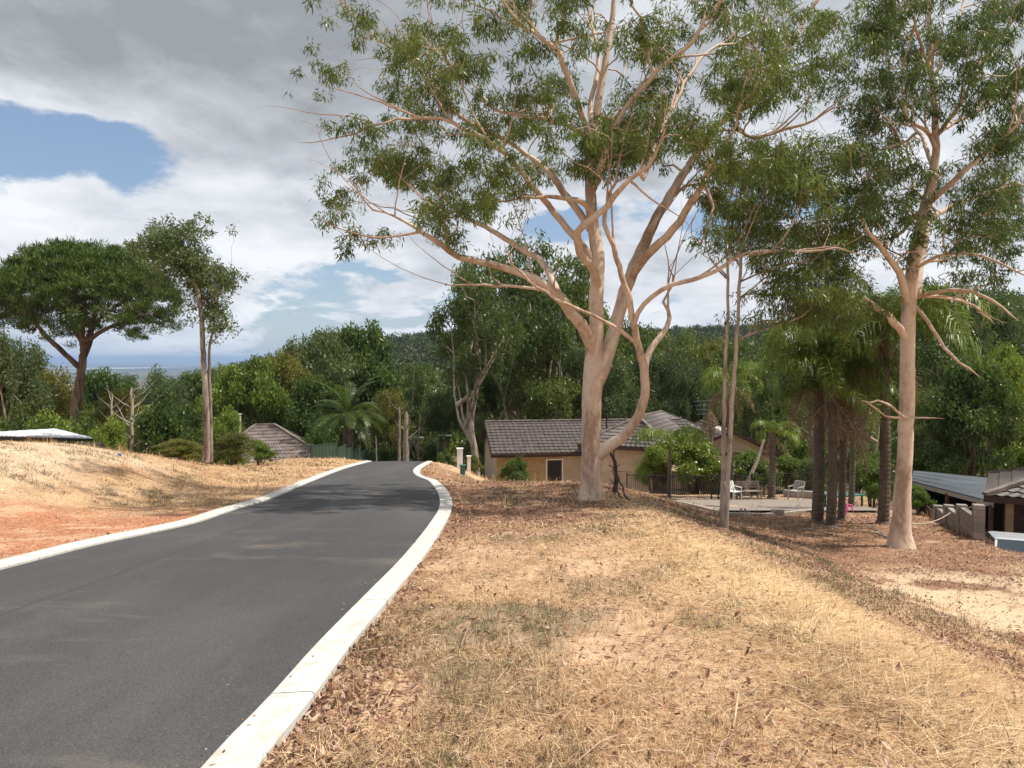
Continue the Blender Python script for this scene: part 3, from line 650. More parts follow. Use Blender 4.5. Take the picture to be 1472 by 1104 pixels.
G2 = [(1232, 82, 36, 50, 26), (1262, 36, 40, 36, 22), (1312, 40, 36, 36, 20), (1292, 100, 34, 34, 24), (1382, 60, 46, 42, 34), (1432, 28, 46, 36, 36), (1452, 112, 36, 50, 36), (1400, 120, 30, 26, 12), (1452, 192, 34, 34, 34),
      (1442, 260, 36, 34, 30), (1402, 312, 36, 22, 20), (1290, 270, 46, 42, 52), (1250, 200, 44, 44, 50), (1228, 330, 34, 42, 34), (1294, 332, 26, 24, 14), (1442, 332, 36, 20, 20), (1420, 362, 18, 9, 6), (1390, 352, 32, 16, 8), (1330, 140, 26, 26, 10), (1500, 150, 30, 80, 26), (1500, 300, 30, 60, 16),
      (1420, 398, 30, 12, 8), (1280, 150, 30, 25, 16), (1360, 240, 20, 30, 10), (1300, -55, 90, 45, 40), (1420, -60, 90, 50, 40), (1350, 410, 20, 10, 4)]
gr.shoots(0.26, l1=2.2)
tg = blob_pts([(a, b, c, d, n, D2 - 3.2, D2 + 3.6) for a, b, c, d, n in G2])
make_tree('gum_tree', gr, tg, L_GUM, B_GUM, lambda s: gum_leaves(s, 62, 0.225, 0.155, 0.028), tuple(f2), 'straight salmon-barked gum tree at the right, beside the concrete block wall', 'tree', finish=dict(twig=0.0060, ex=0.5))

# --- slim twin-stemmed gum
D3 = 17.0; tw = Skel(); f3 = P(1040, 767, D3); f3[2] = float(hz_(f3[0], f3[1])) - 0.1
zf = lambda pts, D: [P(a, b, D) for a, b, r in pts]
t1 = [(1037, 772, 6), (1038, 740, 5), (1040, 650, 4.4), (1043, 520, 3.8), (1047, 430, 3.2), (1044, 350, 2.5), (1050, 280, 1.8), (1058, 220, 1)]
t2 = [(1043, 773, 6), (1044, 740, 5.4), (1050, 620, 4.8), (1058, 500, 4), (1064, 400, 3.4), (1068, 330, 2.6), (1074, 260, 1.8), (1090, 190, 1)]
tw.limb(zf(t1, D3 + 0.1), [0.68 * r / FPX * D3 for a, b, r in t1], wig=0.012); tw.limb(zf(t2, D3 - 0.06), [0.68 * r / FPX * D3 for a, b, r in t2], wig=0.012, attach=False)
limbs(tw, 0, [([(1058, 492, 2.4), (1075, 482, 2.2), (1110, 470, 1.8), (1150, 455, 1.4), (1182, 430, 1)], 0, -1), ([(1064, 428, 2.2), (1080, 416, 2), (1096, 402, 1.2)], 0, 1), ([(1044, 400, 2), (1020, 370, 1.6), (1010, 330, 1)], 0, 1),
    ([(1066, 370, 2.4), (1100, 330, 2), (1140, 300, 1.4), (1170, 260, 1)], 0, 1.6), ([(1064, 405, 2), (1110, 385, 1.7), (1160, 375, 1.2), (1200, 350, 0.9)], 0, -1.6)], D3)
G3 = [(1062, 330, 36, 30, 18), (1110, 335, 44, 34, 34), (1100, 392, 46, 30, 20), (1155, 400, 44, 34, 28), (1182, 442, 40, 24, 30), (1200, 380, 40, 36, 34), (1072, 270, 30, 30, 16), (1140, 440, 40, 18, 16), (1030, 330, 20, 20, 8), (1210, 440, 34, 26, 20), (1160, 340, 30, 24, 20)]
tw.shoots(0.12, 0.008)
tg = blob_pts([(a, b, c, d, n, D3 - 1.6, D3 + 2.4) for a, b, c, d, n in G3])
make_tree('gum_tree', tw, tg, L_GUM, B_PALE, lambda s: gum_leaves(s, 52, 0.215, 0.15, 0.026), tuple(f3), 'slim gum sapling with two thin bare stems side by side between the large gums', 'tree', finish=dict(twig=0.0036))

# --- slim tree left of the road
D4 = 26.0; lt = Skel(); f4 = P(298, 660, D4); f4[2] = float(hz_(f4[0], f4[1])) - 0.1
t1 = [(297, 664, 9), (298, 640, 6.5), (297, 600, 5.6), (294, 540, 5), (291, 480, 4.4), (288, 440, 3.8), (280, 405, 3), (265, 385, 2.4), (240, 362, 1.8), (222, 350, 1.2)]
t2 = [(302, 664, 5), (303, 620, 3.6), (302, 560, 3), (301, 500, 2.5), (307, 470, 2.2), (312, 440, 1.6), (316, 410, 1.1)]
lt.limb(zf(t1, D4), [0.8 * r / FPX * D4 for a, b, r in t1], wig=0.015); lt.limb(zf(t2, D4 + 0.15), [0.75 * r / FPX * D4 for a, b, r in t2], wig=0.015, attach=False)
limbs(lt, 0, [([(284, 420, 2.6), (282, 390, 2.2), (275, 360, 1.8), (268, 335, 1)], 0, 0.4), ([(240, 364, 1.3), (218, 358, 1), (200, 352, 0.7)], -0.2, -0.6), ([(289, 445, 2), (305, 410, 1.6), (318, 390, 1)], 0, 0.7)], D4)
G4 = [(212, 348, 26, 16, 26), (262, 350, 32, 24, 44), (268, 392, 24, 22, 30), (300, 395, 26, 18, 26), (318, 396, 12, 12, 12), (300, 435, 22, 16, 16), (318, 455, 14, 12, 10), (308, 480, 8, 14, 5), (270, 332, 12, 10, 10), (240, 372, 18, 10, 12), (286, 365, 16, 14, 12)]
tg = blob_pts([(a, b, c, d, n, D4 - 1.0, D4 + 1.2) for a, b, c, d, n in G4])
make_tree('gum_tree', lt, tg, L_GREY, B_RED, lambda s: [leaves(s.p[s.tips], 60, 0.26, 0.12, 0.042, 0.35, 0.8, hang=0.1)], tuple(f4), 'slim tall tree with flaking reddish bark and leaning top, left of the road', 'tree', finish=dict(twig=0.006))

# --- umbrella pine
D5 = 55.0; pn = Skel(); f5 = P(108, 600, D5); f5[2] = float(hz_(f5[0], f5[1]))
bz = P(112, 640, D5)
t1 = [(108, 640, 12), (110, 585, 11), (113, 555, 10), (117, 530, 9.5), (120, 505, 8), (118, 480, 6), (122, 455, 4.5), (124, 430, 3)]
pn.limb(zf(t1, D5), [0.6 * r / FPX * D5 for a, b, r in t1], wig=0.03)
limbs(pn, 0, [([(116, 530, 6), (100, 515, 5), (80, 496, 4.5), (62, 478, 4), (45, 455, 3), (28, 430, 2)], 0, -2), ([(120, 512, 7), (128, 490, 6.5), (132, 468, 5), (140, 440, 3.5), (150, 410, 2)], 0, 2),
    ([(119, 495, 4), (105, 470, 3.4), (90, 440, 2.6), (78, 410, 1.8)], 0, 3), ([(129, 488, 4.5), (150, 474, 3.6), (180, 462, 3), (210, 452, 2)], 0, -2.4), ([(131, 470, 3.5), (160, 445, 2.8), (190, 425, 2)], 0, 3.4), ([(118, 478, 3), (100, 450, 2.4), (110, 415, 1.6)], 0, -3.4)], D5)
tg = []
while len(tg) < 1300:
    a = random.uniform(0, 6.283); q = math.sqrt(random.random()); x = q * math.cos(a); y = q * math.sin(a)
    top = 1.0 - 0.55 * q ** 3.0; low = 0.12 - 0.10 * q + 0.08 * math.sin(a * 5)
    h = top - abs(random.gauss(0, 0.12)) if random.random() < 0.66 else random.uniform(low, top)
    if h < low: continue
    c = P(121, 460, D5); tg.append((c[0] + x * 6.15 * (1 + 0.07 * math.sin(a * 3 + 1)), c[1] + y * 6.0, P(0, 484, D5)[2] + h * 6.35 + 0.25 * math.sin(a * 7 + q * 9)))
make_tree('umbrella_pine', pn, np.array(tg), L_PINE, B_DARK, lambda s: [leaves(s.p[s.tips], 84, 0.50, 0.32, 0.05, 0.0, 0.6, up=0.9)], tuple(f5), 'umbrella pine with a broad flat-topped dark green crown on a forked trunk, far left', 'tree', grow=dict(bf=0.3, step=0.7), finish=dict(twig=0.013))

# ------------------------------------------------------------------ background tree prototypes (10 m tall, 8 m wide)
def proto(kind, seed, lm, bm, ells, n=90, per=120, rad=0.75, ll=0.34, lw=0.13, droop=0.3, trunk_top=0.55, tr_r=0.22, shrub=False, twist=0.6):
    global rng
    rng = np.random.default_rng(seed); random.seed(seed); sk = Skel()
    hx = lambda: random.uniform(-twist, twist)
    if not shrub:
        p0 = [(0, 0, -0.6), (0.05, 0, 0.8), (hx() * 0.4, hx() * 0.4, 2.6), (hx() * 0.8, hx() * 0.8, 10 * trunk_top), (hx() * 1.4, hx() * 1.4, 8.6)]
        sk.limb(p0, [tr_r * 1.3, tr_r, tr_r * 0.85, tr_r * 0.6, tr_r * 0.15], step=0.5, wig=0.04)
        for e in ells:
            c = np.array(e[:3]); z0 = random.uniform(0.25, trunk_top) * c[2]; z0 = max(1.2, z0)
            s0 = sk.p[np.argmin(abs(sk.p[:, 2] - z0))]
            sk.limb([s0, s0 * 0.6 + c * 0.4 + np.array([hx() * 0.5, hx() * 0.5, -0.4]), c], [tr_r * 0.5, tr_r * 0.34, tr_r * 0.12], step=0.5, wig=0.05)
    else:
        for e in ells:
            c = np.array(e[:3]); sk.limb([(c[0] * 0.2, c[1] * 0.2, -0.3), c * 0.5 + np.array([0, 0, 0.2]), c], [0.1, 0.06, 0.03], step=0.5, wig=0.05, attach=False)
    tot = sum(e[3] * e[4] * e[5] for e in ells); tg = []
    for e in ells:
        for _ in range(max(3, int(n * e[3] * e[4] * e[5] / tot))):
            d = np.array([random.gauss(0, 1) for _ in range(3)]); d /= np.linalg.norm(d); q = random.uniform(0.35, 1) ** 0.5
            if d[2] < -0.3 and random.random() < 0.5: d[2] *= -1
            tg.append(np.array(e[:3]) + d * q * np.array(e[3:6]))
    sk.grow(np.array(tg), bf=0.3, step=0.7); sk.finish(twig=0.016)
    tm = sk.mesh('trunk'); lv = leaf_mesh('crown', [leaves(sk.p[sk.tips], per, rad, ll, lw, droop, 0.8)])
    tm.materials.append(bm); lv.materials.append(lm); co = np.empty(len(lv.vertices) * 3, np.float32); lv.vertices.foreach_get('co', co); co = co.reshape(-1, 3)
    return tm, lv, float(np.percentile(co[:, 2], 99.7)), float(np.percentile(np.hypot(co[:, 0], co[:, 1]), 96))
def ells_round(seed, n, r0, spread, zlo, zhi, flat=0.8):
    rd = random.Random(seed); out = []
    for i in range(n):
        a = i * 2.4 + rd.uniform(-0.3, 0.3); q = spread * math.sqrt((i + 0.5) / n); r = r0 * rd.uniform(0.75, 1.25)
        z = zhi - (zhi - zlo) * (q / spread) ** 1.6 * rd.uniform(0.6, 1.1) if i % 3 else rd.uniform(zlo, zhi)
        out.append((q * math.cos(a), q * math.sin(a), z, r, r, r * flat))
    return out
PR = {}
for k, a in {
    'round': (11, L_DARK, B_DARK, ells_round(1, 13, 1.5, 2.7, 3.4, 8.6), dict(n=170, per=120)),
    'light': (12, L_LIGHT, B_DARK, ells_round(2, 14, 1.35, 2.8, 3.0, 8.7), dict(n=180, per=120, ll=0.3, lw=0.11)),
    'gum': (13, L_GREY, B_PALE, ells_round(3, 10, 1.35, 2.9, 4.6, 8.9, 0.7), dict(n=190, per=110, rad=0.7, ll=0.27, lw=0.085, droop=0.5, tr_r=0.2, twist=1.2)),
    'gumb': (14, L_GUM, B_PALE, ells_round(4, 12, 1.4, 2.9, 3.8, 8.8, 0.8), dict(n=190, per=100, rad=0.62, ll=0.25, lw=0.08, droop=0.5, tr_r=0.22, twist=1.2)),
    'olive': (15, L_OLIVE, B_DARK, ells_round(5, 11, 1.5, 2.7, 3.2, 8.4, 0.7), dict(n=130, per=100, ll=0.3, lw=0.09)),
    'pale': (16, L_PALE, B_DARK, ells_round(6, 16, 1.5, 2.5, 2.6, 8.4, 0.9), dict(n=190, per=120, ll=0.26, lw=0.08, droop=0.2)),
    'gumc': (17, L_GUM, B_PALE, [(0.5, 0, 8.6, 1.5, 1.5, 1.1), (-1.6, 0.5, 7.6, 1.6, 1.5, 1.2), (2.2, -0.5, 7.0, 1.6, 1.5, 1.3), (-2.6, -0.8, 5.8, 1.3, 1.4, 1.4), (0.3, 1.6, 6.6, 1.5, 1.4, 1.2), (2.9, 0.8, 5.2, 1.1, 1.2, 1.4), (-0.6, -1.9, 6.2, 1.4, 1.2, 1.2), (-1.4, 1.0, 4.6, 1.1, 1.1, 1.0)], dict(n=170, per=84, rad=0.55, ll=0.26, lw=0.075, droop=0.6, tr_r=0.24, twist=1.3)),
}.items():
    PR[k] = proto(k, a[0], a[1], a[2], a[3], **a[4])
SH = {}
for k, a in {'bush': (21, L_LIGHT, 0.30, 0.13), 'darkbush': (22, L_DARK, 0.32, 0.14), 'yellowbush': (23, L_OLIVE, 0.26, 0.10), 'greybush': (24, L_GREY, 0.3, 0.08)}.items():
    SH[k] = proto(k, a[0], a[1], B_DARK, ells_round(a[0], 14, 1.5, 2.8, 1.5, 8.0, 1.0), n=150, per=110, rad=0.9, ll=a[2] * 1.25, lw=a[3] * 1.25, shrub=True)
def place(px, ytop, hw, Yd, kind, label, rz=None, name='tree', group=None, zb=None):
    shrub = kind in SH; tm, lv, zm, rm_ = (SH if shrub else PR)[kind]
    c = P(px, ytop, Yd); g = float(hz_(c[0], c[1])) if zb is None else zb; H = max(c[2] - g, 0.5)
    root = empty('shrub' if shrub else name, (c[0], c[1], g), label=label, cat='shrub' if shrub else 'tree', group=group)
    sz_ = H / zm; sxy = hw / FPX * Yd / rm_; sxy = max(sxy, 0.62 * sz_); sz_ = max(sz_, 0.35 * sxy); root.scale = (sxy, sxy, sz_); root.rotation_euler = (0, 0, rz if rz is not None else (px * 0.37) % 6.28)
    link('stem' if shrub else 'trunk', tm, None, root); link('foliage' if shrub else 'crown', lv, None, root); return root
BT = 'trees behind the road end and the houses'
for a in [
    (6, 478, 46, 42, 'gum', 'grey-green gum cut off by the left edge, in front of the pine'),
    (72, 528, 44, 62, 'olive', 'olive-yellow rounded tree below the left side of the pine crown'),
    (30, 520, 40, 75, 'round', 'dark tree behind the gum at the left edge'),
    (146, 534, 26, 85, 'round', 'small dark round tree right of the pine trunk'),
    (186, 540, 30, 110, 'gumb', 'distant dark tree between the pine and the pale rounded tree'),
    (234, 533, 40, 72, 'pale', 'pale grey-green dome-shaped tree left of the slim tall tree'),
    (282, 536, 34, 95, 'round', 'dark tree right behind the slim tall tree'),
    (170, 560, 36, 58, 'olive', 'thin olive tree among pale bare branches, right of the pine'),
    (330, 528, 36, 66, 'light', 'bright green low tree just right of the slim tall tree'),
    (372, 516, 54, 64, 'light', 'bright green rounded tree above the weathered tiled roof'),
    (414, 508, 42, 72, 'olive', 'mid green tree between the bright rounded tree and the twiggy grey one'),
    (455, 474, 58, 78, 'gum', 'tall grey-green twiggy gum above the green steel fence'),
    (522, 468, 50, 84, 'round', 'tallest dark green tree with a domed top, above the date palm'),
    (452, 545, 42, 62, 'round', 'dark shady tree beside the date palm'),
    (575, 545, 36, 88, 'gumb', 'mid green tree right of the dark domed tree'),
    (600, 524, 34, 74, 'gumb', 'gum with a narrow pointed crown above the end of the road'),
    (560, 560, 36, 66, 'olive', 'low tree in front of the pointed gum, at the road end'),
    (640, 555, 36, 70, 'gum', 'low grey tree behind the street lamps'),
    (684, 372, 42, 56, 'gumc', 'drooping gum just left of the brick house, its crown against the clouds'),
    (750, 345, 78, 62, 'gumc', 'broad drooping gum rising behind the left end of the long roof'),
    (706, 452, 54, 68, 'gumb', 'gum filling the gap below the broad drooping gum'),
    (812, 370, 62, 66, 'gumc', 'gum directly behind the trunk of the salmon-barked gum'),
    (790, 470, 60, 60, 'gumb', 'pale-stemmed gum above the middle of the long roof'),
    (900, 462, 58, 74, 'gumb', 'dark tree seen through the looping limb'),
    (868, 500, 40, 60, 'gum', 'grey gum behind the roof, right of the main trunk'),
    (960, 478, 60, 84, 'gumb', 'tree on the hillside right of the looping limb'),
    (1010, 488, 56, 92, 'olive', 'dark tree on the hillside left of the twin stems'),
    (985, 510, 50, 64, 'gum', 'grey-green tree above the wing roof of the brick house'),
    (1060, 490, 50, 76, 'gumb', 'tree right behind the twin stems'),
    (1110, 484, 60, 84, 'light', 'lighter tree behind the young queen palm'),
    (1100, 520, 56, 58, 'gumb', 'drooping tree over the gable of the brick house'),
    (1170, 440, 66, 74, 'gumc', 'gum behind the cluster of queen palms'),
    (1236, 430, 56, 66, 'gumc', 'gum between the palm cluster and the right-hand gum'),
    (1330, 425, 60, 72, 'round', 'dark tree right behind the right-hand gum trunk'),
    (1385, 440, 56, 52, 'gumb', 'green tree above the blue-grey carport roof'),
    (1440, 405, 66, 58, 'gum', 'high grey-green tree at the right edge'),
    (1400, 520, 60, 44, 'round', 'dark leafy tree close behind the carport roof'),
    (1460, 500, 60, 48, 'light', 'leafy tree cut off by the right edge above the tiled roof'),
    (1340, 560, 50, 46, 'gumb', 'tree reaching down behind the left end of the carport'),
    (1520, 420, 60, 60, 'gumb', 'tree just outside the right edge'),
]: place(*a, group=BT)
SG = 'shrubs along the edge of the slope'
for a in [
    (255, 574, 46, 44, 'darkbush', 'dense dark green shrub left of the slim tall tree'),
    (212, 590, 34, 48, 'bush', 'bright green shrub left of the dense dark one'),
    (320, 592, 26, 40, 'bush', 'bright shrub between the slim tree and the chimney'),
    (334, 622, 34, 31, 'yellowbush', 'yellow-green wispy shrub at the foot of the slim tall tree'),
    (374, 634, 22, 33, 'bush', 'round green shrub in front of the weathered roof'),
    (260, 632, 40, 28, 'yellowbush', 'low yellow-green scrub along the top of the sandy bank'),
    (60, 595, 44, 40, 'bush', 'shrub behind the white metal roof'),
    (110, 600, 40, 42, 'darkbush', 'dark shrub at the foot of the pine'),
    (150, 606, 30, 38, 'bush', 'leafy shrub right of the pine foot'),
    (12, 592, 40, 36, 'darkbush', 'dark shrub at the left edge above the white roof'),
    (180, 600, 30, 46, 'greybush', 'grey shrub tangled in dead branches'),
    (642, 648, 14, 52, 'darkbush', 'small round shrub beside the white gate pillar'),
    (680, 655, 12, 44, 'yellowbush', 'small flowering shrub at the corner of the brick house'),
    (741, 657, 20, 43, 'darkbush', 'dark green shrub against the brick wall of the long house'),
    (1000, 622, 50, 42, 'bush', 'large shrub with white blossom beside the pool fence'),
    (940, 640, 30, 41.5, 'bush', 'shrub behind the palm with arching fronds'),
    (1085, 650, 34, 41, 'bush', 'bright green shrub behind the garden bench'),
    (1140, 655, 26, 42, 'bush', 'green shrub behind the metal garden chair'),
    (1165, 660, 20, 40, 'greybush', 'spiky grey-green shrub left of the palm cluster'),
    (1255, 660, 28, 30, 'bush', 'bright yellow-green shrub between the palms'),
    (1232, 640, 30, 40, 'darkbush', 'dark shrub in the shade behind the palm cluster'),
    (1322, 700, 20, 27, 'bush', 'leafy shrub at the near end of the carport, behind the gum trunk'),
    (1330, 640, 44, 44, 'darkbush', 'dark shrub beside the left end of the carport roof'),
    (1390, 630, 44, 46, 'darkbush', 'dense shrub overhanging the back of the carport roof'),
    (1450, 640, 36, 44, 'bush', 'shrub behind the carport near the right edge'),
    (560, 640, 24, 62, 'darkbush', 'dark shrub at the lower end of the green fence'),
    (615, 636, 24, 66, 'greybush', 'grey shrub behind the road crest'),
    (460, 615, 30, 55, 'darkbush', 'dark shrub behind the green fence'),
    (600, 610, 40, 80, 'darkbush', 'dark thicket far behind the road crest'),
    (690, 600, 30, 60, 'greybush', 'grey bush left of the house gable'),
]: place(*a, group=SG)

_r = np.random.default_rng(3); V = []; F = []
sh = [o for o in COL.objects if o.get('label', '').startswith('large shrub with white blossom')][0]
fol = [c for c in sh.children if c.name.startswith('foliage')][0].data; co = np.empty(len(fol.vertices) * 3, np.float32); fol.vertices.foreach_get('co', co); co = co.reshape(-1, 3)
out = co[np.argsort(-(np.hypot(co[:, 0], co[:, 1]) + 0.6 * co[:, 2] + _r.normal(0, 0.5, len(co))))[:6000]]; pk = out[_r.integers(0, len(out), 110)]
b = MB()
for q in pk:
    for k in range(3):
        c_ = q * 1.03 + _r.normal(0, 0.08, 3); u_ = _r.normal(0, 1, 3); u_ /= np.linalg.norm(u_); v_ = np.cross(u_, _r.normal(0, 1, 3)); v_ /= np.linalg.norm(v_)
        b.add([c_ + u_ * 0.12, c_ + v_ * 0.12, c_ - u_ * 0.12, c_ - v_ * 0.12], [(0, 1, 2, 3)])
b.build('blossom', M_FLOWER, sh)

# ------------------------------------------------------------------ far woods (stuff)
def wood(name, label, spots, hh, per, ll, lw, lm, rad):
    sp_ = np.array(spots); n = len(sp_); cs = []
    for k in range(5):
        off = rng.normal(0, 1, (n, 3)) * np.array([0.26, 0.26, 0.14]); cs.append(np.stack([sp_[:, 0] + off[:, 0] * hh, sp_[:, 1] + off[:, 1] * hh, sp_[:, 2] + hh * (0.62 + off[:, 2]) * sp_[:, 3]], -1))
    c = np.vstack(cs); V, F, r = leaves(c, per, rad, ll, lw, 0.1, 0.8, crnd=0.75)
    link(name, np_mesh(name, V, F, False, {'rnd': ('FACE', 'FLOAT', r)}), lm, kind='stuff', label=label)
rng = np.random.default_rng(5)
sp1 = []
for _ in range(8200):
    Yd = 150 + 560 * rng.uniform() ** 0.75; u = rng.uniform(150, 2500); x = PX(u, Yd)
    sp1.append((x, Yd, float(far_z(np.array(x), np.array(Yd))), rng.uniform(0.7, 1.35)))
wood('far_wood', 'dark eucalypt wood covering the hill behind the houses', sp1, 9.0, 22, 1.5, 0.8, L_FAR, 2.3)
sp2 = []
for _ in range(560):
    Yd = rng.uniform(86, 160); u = rng.uniform(-60, 2100); x = PX(u, Yd)
    sp2.append((x, Yd, float(hz_(np.array(x), np.array(Yd), False)), rng.uniform(0.7, 1.2)))
wood('valley_bush', 'thick bush filling the valley between the houses and the hill', sp2, 11.0, 95, 0.75, 0.32, L_DARK, 2.0)

# ------------------------------------------------------------------ palms
def frond_mesh(seed, L, e0, bend, nl, ll, lw, hang=0.6, plum=0.5):
    r = np.random.default_rng(seed); n = 16; e = e0; p = np.zeros(3); pts = [p.copy()]
    for i in range(n):
        e -= bend / n * (0.5 + i / n); p = p + np.array([math.cos(e), 0, math.sin(e)]) * L / n; pts.append(p.copy())
    pts = np.array(pts); Vr, Fr = tube_vf(pts, np.linspace(0.03, 0.006, n + 1) * (L / 2.4), 4)
    t = np.repeat(np.linspace(0.12, 1, nl), 2); sd = np.tile([1.0, -1.0], nl); k = t * n
    c = np.stack([np.interp(k, np.arange(n + 1), pts[:, a]) for a in range(3)], -1); dd = np.gradient(pts, axis=0); dd /= np.linalg.norm(dd, axis=1)[:, None]
    D = np.stack([np.interp(k, np.arange(n + 1), dd[:, a]) for a in range(3)], -1)
    side = np.stack([np.zeros_like(sd), sd, np.zeros_like(sd)], -1)
    d = D * 0.55 + side * 0.9 + r.normal(0, 0.28 * plum, D.shape); d /= np.linalg.norm(d, axis=1)[:, None]
    le = ll * (0.5 + 1.0 * np.sin(np.pi * np.clip(t * 0.9 + 0.08, 0, 1)))[:, None] * r.uniform(0.8, 1.2, (len(t), 1))
    m = c + d * le * 0.5; tip = m + (d * (1 - hang) + np.array([0, 0, -1]) * hang) * le * 0.55
    wv_ = np.cross(d, D); wv_ = D * lw * 0.5
    V = np.stack([c, m + wv_, tip, m - wv_], 1).reshape(-1, 3); F = np.arange(len(V)).reshape(-1, 4)
    VV = np.vstack([Vr, V]); FF = np.vstack([Fr, F + len(Vr)]); rn = np.concatenate([np.full(len(Fr), 0.9), np.clip(r.uniform(0.1, 0.8, len(F)), 0, 1)])
    return np_mesh('frond', VV, FF, False, {'rnd': ('FACE', 'FLOAT', rn)})
QF = [frond_mesh(i, 2.6, e, b, 70, 0.52, 0.04, 0.7, 1.0) for i, (e, b) in enumerate([(1.2, 2.4), (0.8, 2.1), (0.35, 1.7), (1.35, 2.9)])]
QD = [frond_mesh(9, 2.5, -0.9, 0.6, 50, 0.45, 0.04, 0.9, 1.2), frond_mesh(10, 2.2, -0.6, 0.8, 50, 0.4, 0.04, 0.9, 1.2)]
DF = [frond_mesh(20 + i, 3.0, e, b, 80, 0.36, 0.04, 0.25, 0.35) for i, (e, b) in enumerate([(1.3, 1.1), (0.8, 1.3), (0.3, 1.4), (-0.1, 1.2)])]
for m_ in QF: m_.materials.append(L_PALM)
for m_ in DF: m_.materials.append(L_DARK)
for m_ in QD: m_.materials.append(L_DEAD)
def palm(px, ybase, ycrown, D, r, nf, nd, sc, label, fronds=QF, lean=0.0, zb=None):
    c = P(px, ycrown, D); g = float(hz_(c[0], c[1])) - 0.05; root = empty('palm_tree', (c[0] - lean, c[1], g), label=label, cat='palm tree', group='palms in the garden' if fronds is QF else None)
    H = c[2] - g; n = max(8, int(H / 0.07)); z = np.linspace(0, H, n); rr = r * (1.25 - 0.35 * z / H) * (1 + 0.07 * (np.arange(n) % 2)); rr[:2] *= 1.25
    b = MB(); b.tube(np.stack([lean * (z / H) ** 1.3 + 0.03 * np.sin(z), 0.02 * np.cos(z), z], -1), rr, 12); b.build('trunk', M_PALM_BARK, root)
    rd = random.Random(px)
    for i in range(nf + nd):
        dead = i >= nf; fm = (QD if dead else fronds); m_ = fm[i % len(fm)] if dead or rd.random() < 0.5 else fm[min(len(fm) - 1, int(3.99 * (i / nf)))]
        f = link('dead_frond' if dead else 'frond', m_, None, root); f.location = (lean, 0, H - (0.25 if dead else 0)); s_ = sc * rd.uniform(0.82, 1.15); f.scale = (s_, s_, s_)
        f.rotation_euler = (rd.uniform(-0.2, 0.2), rd.uniform(-0.15, 0.15), i * 2.4 + rd.uniform(-0.3, 0.3))
    return root
M_PALM_BARK = B_PALM
palm(1178, 757, 515, 24.0, 0.145, 20, 3, 0.95, 'thick-trunked queen palm, leftmost of the close cluster of three')
palm(1197, 762, 560, 23.4, 0.12, 15, 4, 0.85, 'queen palm with a ringed grey trunk, frontmost of the close cluster of three')
palm(1212, 750, 545, 24.8, 0.095, 14, 7, 0.95, 'thinner dark queen palm, rightmost of the close cluster of three')
palm(1274, 765, 470, 24.0, 0.135, 22, 4, 1.2, 'tall queen palm just left of the right-hand gum trunk')
palm(1226, 740, 560, 29.0, 0.09, 12, 3, 0.8, 'small shaded palm behind the palm cluster')
palm(1110, 718, 622, 37.5, 0.14, 11, 3, 0.62, 'young palm with a short trunk and bright drooping fronds on the patio')
palm(962, 690, 640, 38.5, 0.08, 10, 0, 0.85, 'palm with arching fronds drooping over the pool fence')
palm(1050, 700, 545, 38.0, 0.13, 12, 6, 0.8, 'palm with a brown dead skirt behind the twin stems')
palm(500, 668, 596, 52.0, 0.30, 34, 0, 1.02, 'date palm with a big fountain of stiff fronds behind the green fence', fronds=DF)

# ------------------------------------------------------------------ houses
def tile_plane(b, e0, e1, r1, r0, row=0.34, pitch=0.30, amp=0.022, step=0.045, rows=True):
    e0, e1, r1, r0 = (np.array(q, float) for q in (e0, e1, r1, r0)); W_ = np.linalg.norm(e1 - e0); L_ = np.linalg.norm((r0 + r1) / 2 - (e0 + e1) / 2)
    nrm = np.cross(e1 - e0, (r0 + r1) / 2 - e0); nrm /= np.linalg.norm(nrm); nrm = nrm if nrm[2] > 0 else -nrm
    nc = max(8, int(W_ / pitch) * 4); nr = max(1, int(L_ / row)) if rows else 1; c = np.linspace(0, 1, nc + 1)
    w_ = amp * np.cos(c * W_ / pitch * 2 * np.pi)
    lines = []
    for k in range(nr):
        for t, h in ((k / nr, step), ((k + 1) / nr, 0.0)): lines.append(((1 - t) * (e0 + (e1 - e0) * c[:, None]) + t * (r0 + (r1 - r0) * c[:, None])) + nrm * (h + w_)[:, None])
    V = np.vstack(lines); m = nc + 1; F = []
    for k in range(len(lines) - 1):
        for j in range(nc): F.append((k * m + j, k * m + j + 1, (k + 1) * m + j + 1, (k + 1) * m + j))
    b.add(V, F); b.poly([e0, e1, r1, r0], 0.05)
def window(root, x0, x1, z0, z1, y, M=None, face=-1):
    """window in a wall facing -y (local), frame proud of the wall, pane set back; sub-parts of the frame"""
    b = MB(); t = 0.05; ya, yb = y + face * 0.03, y - face * 0.02; ya, yb = min(ya, yb), max(ya, yb)
    b.box((x0, ya, z0), (x1, yb, z0 + t)); b.box((x0, ya, z1 - t), (x1, yb, z1)); b.box((x0, ya, z0 + t), (x0 + t, yb, z1 - t)); b.box((x1 - t, ya, z0 + t), (x1, yb, z1 - t))
    m = (x0 + x1) / 2; b.box((m - t / 2, ya, z0 + t), (m + t / 2, yb, z1 - t)); f = b.build('window', M_DARKW, root)
    MB().box((x0 + t, y - 0.012, z0 + t), (x1 - t, y - 0.006, z1 - t)).build('pane', M_GLASS, f)
M_DARKW = M_FASCIA
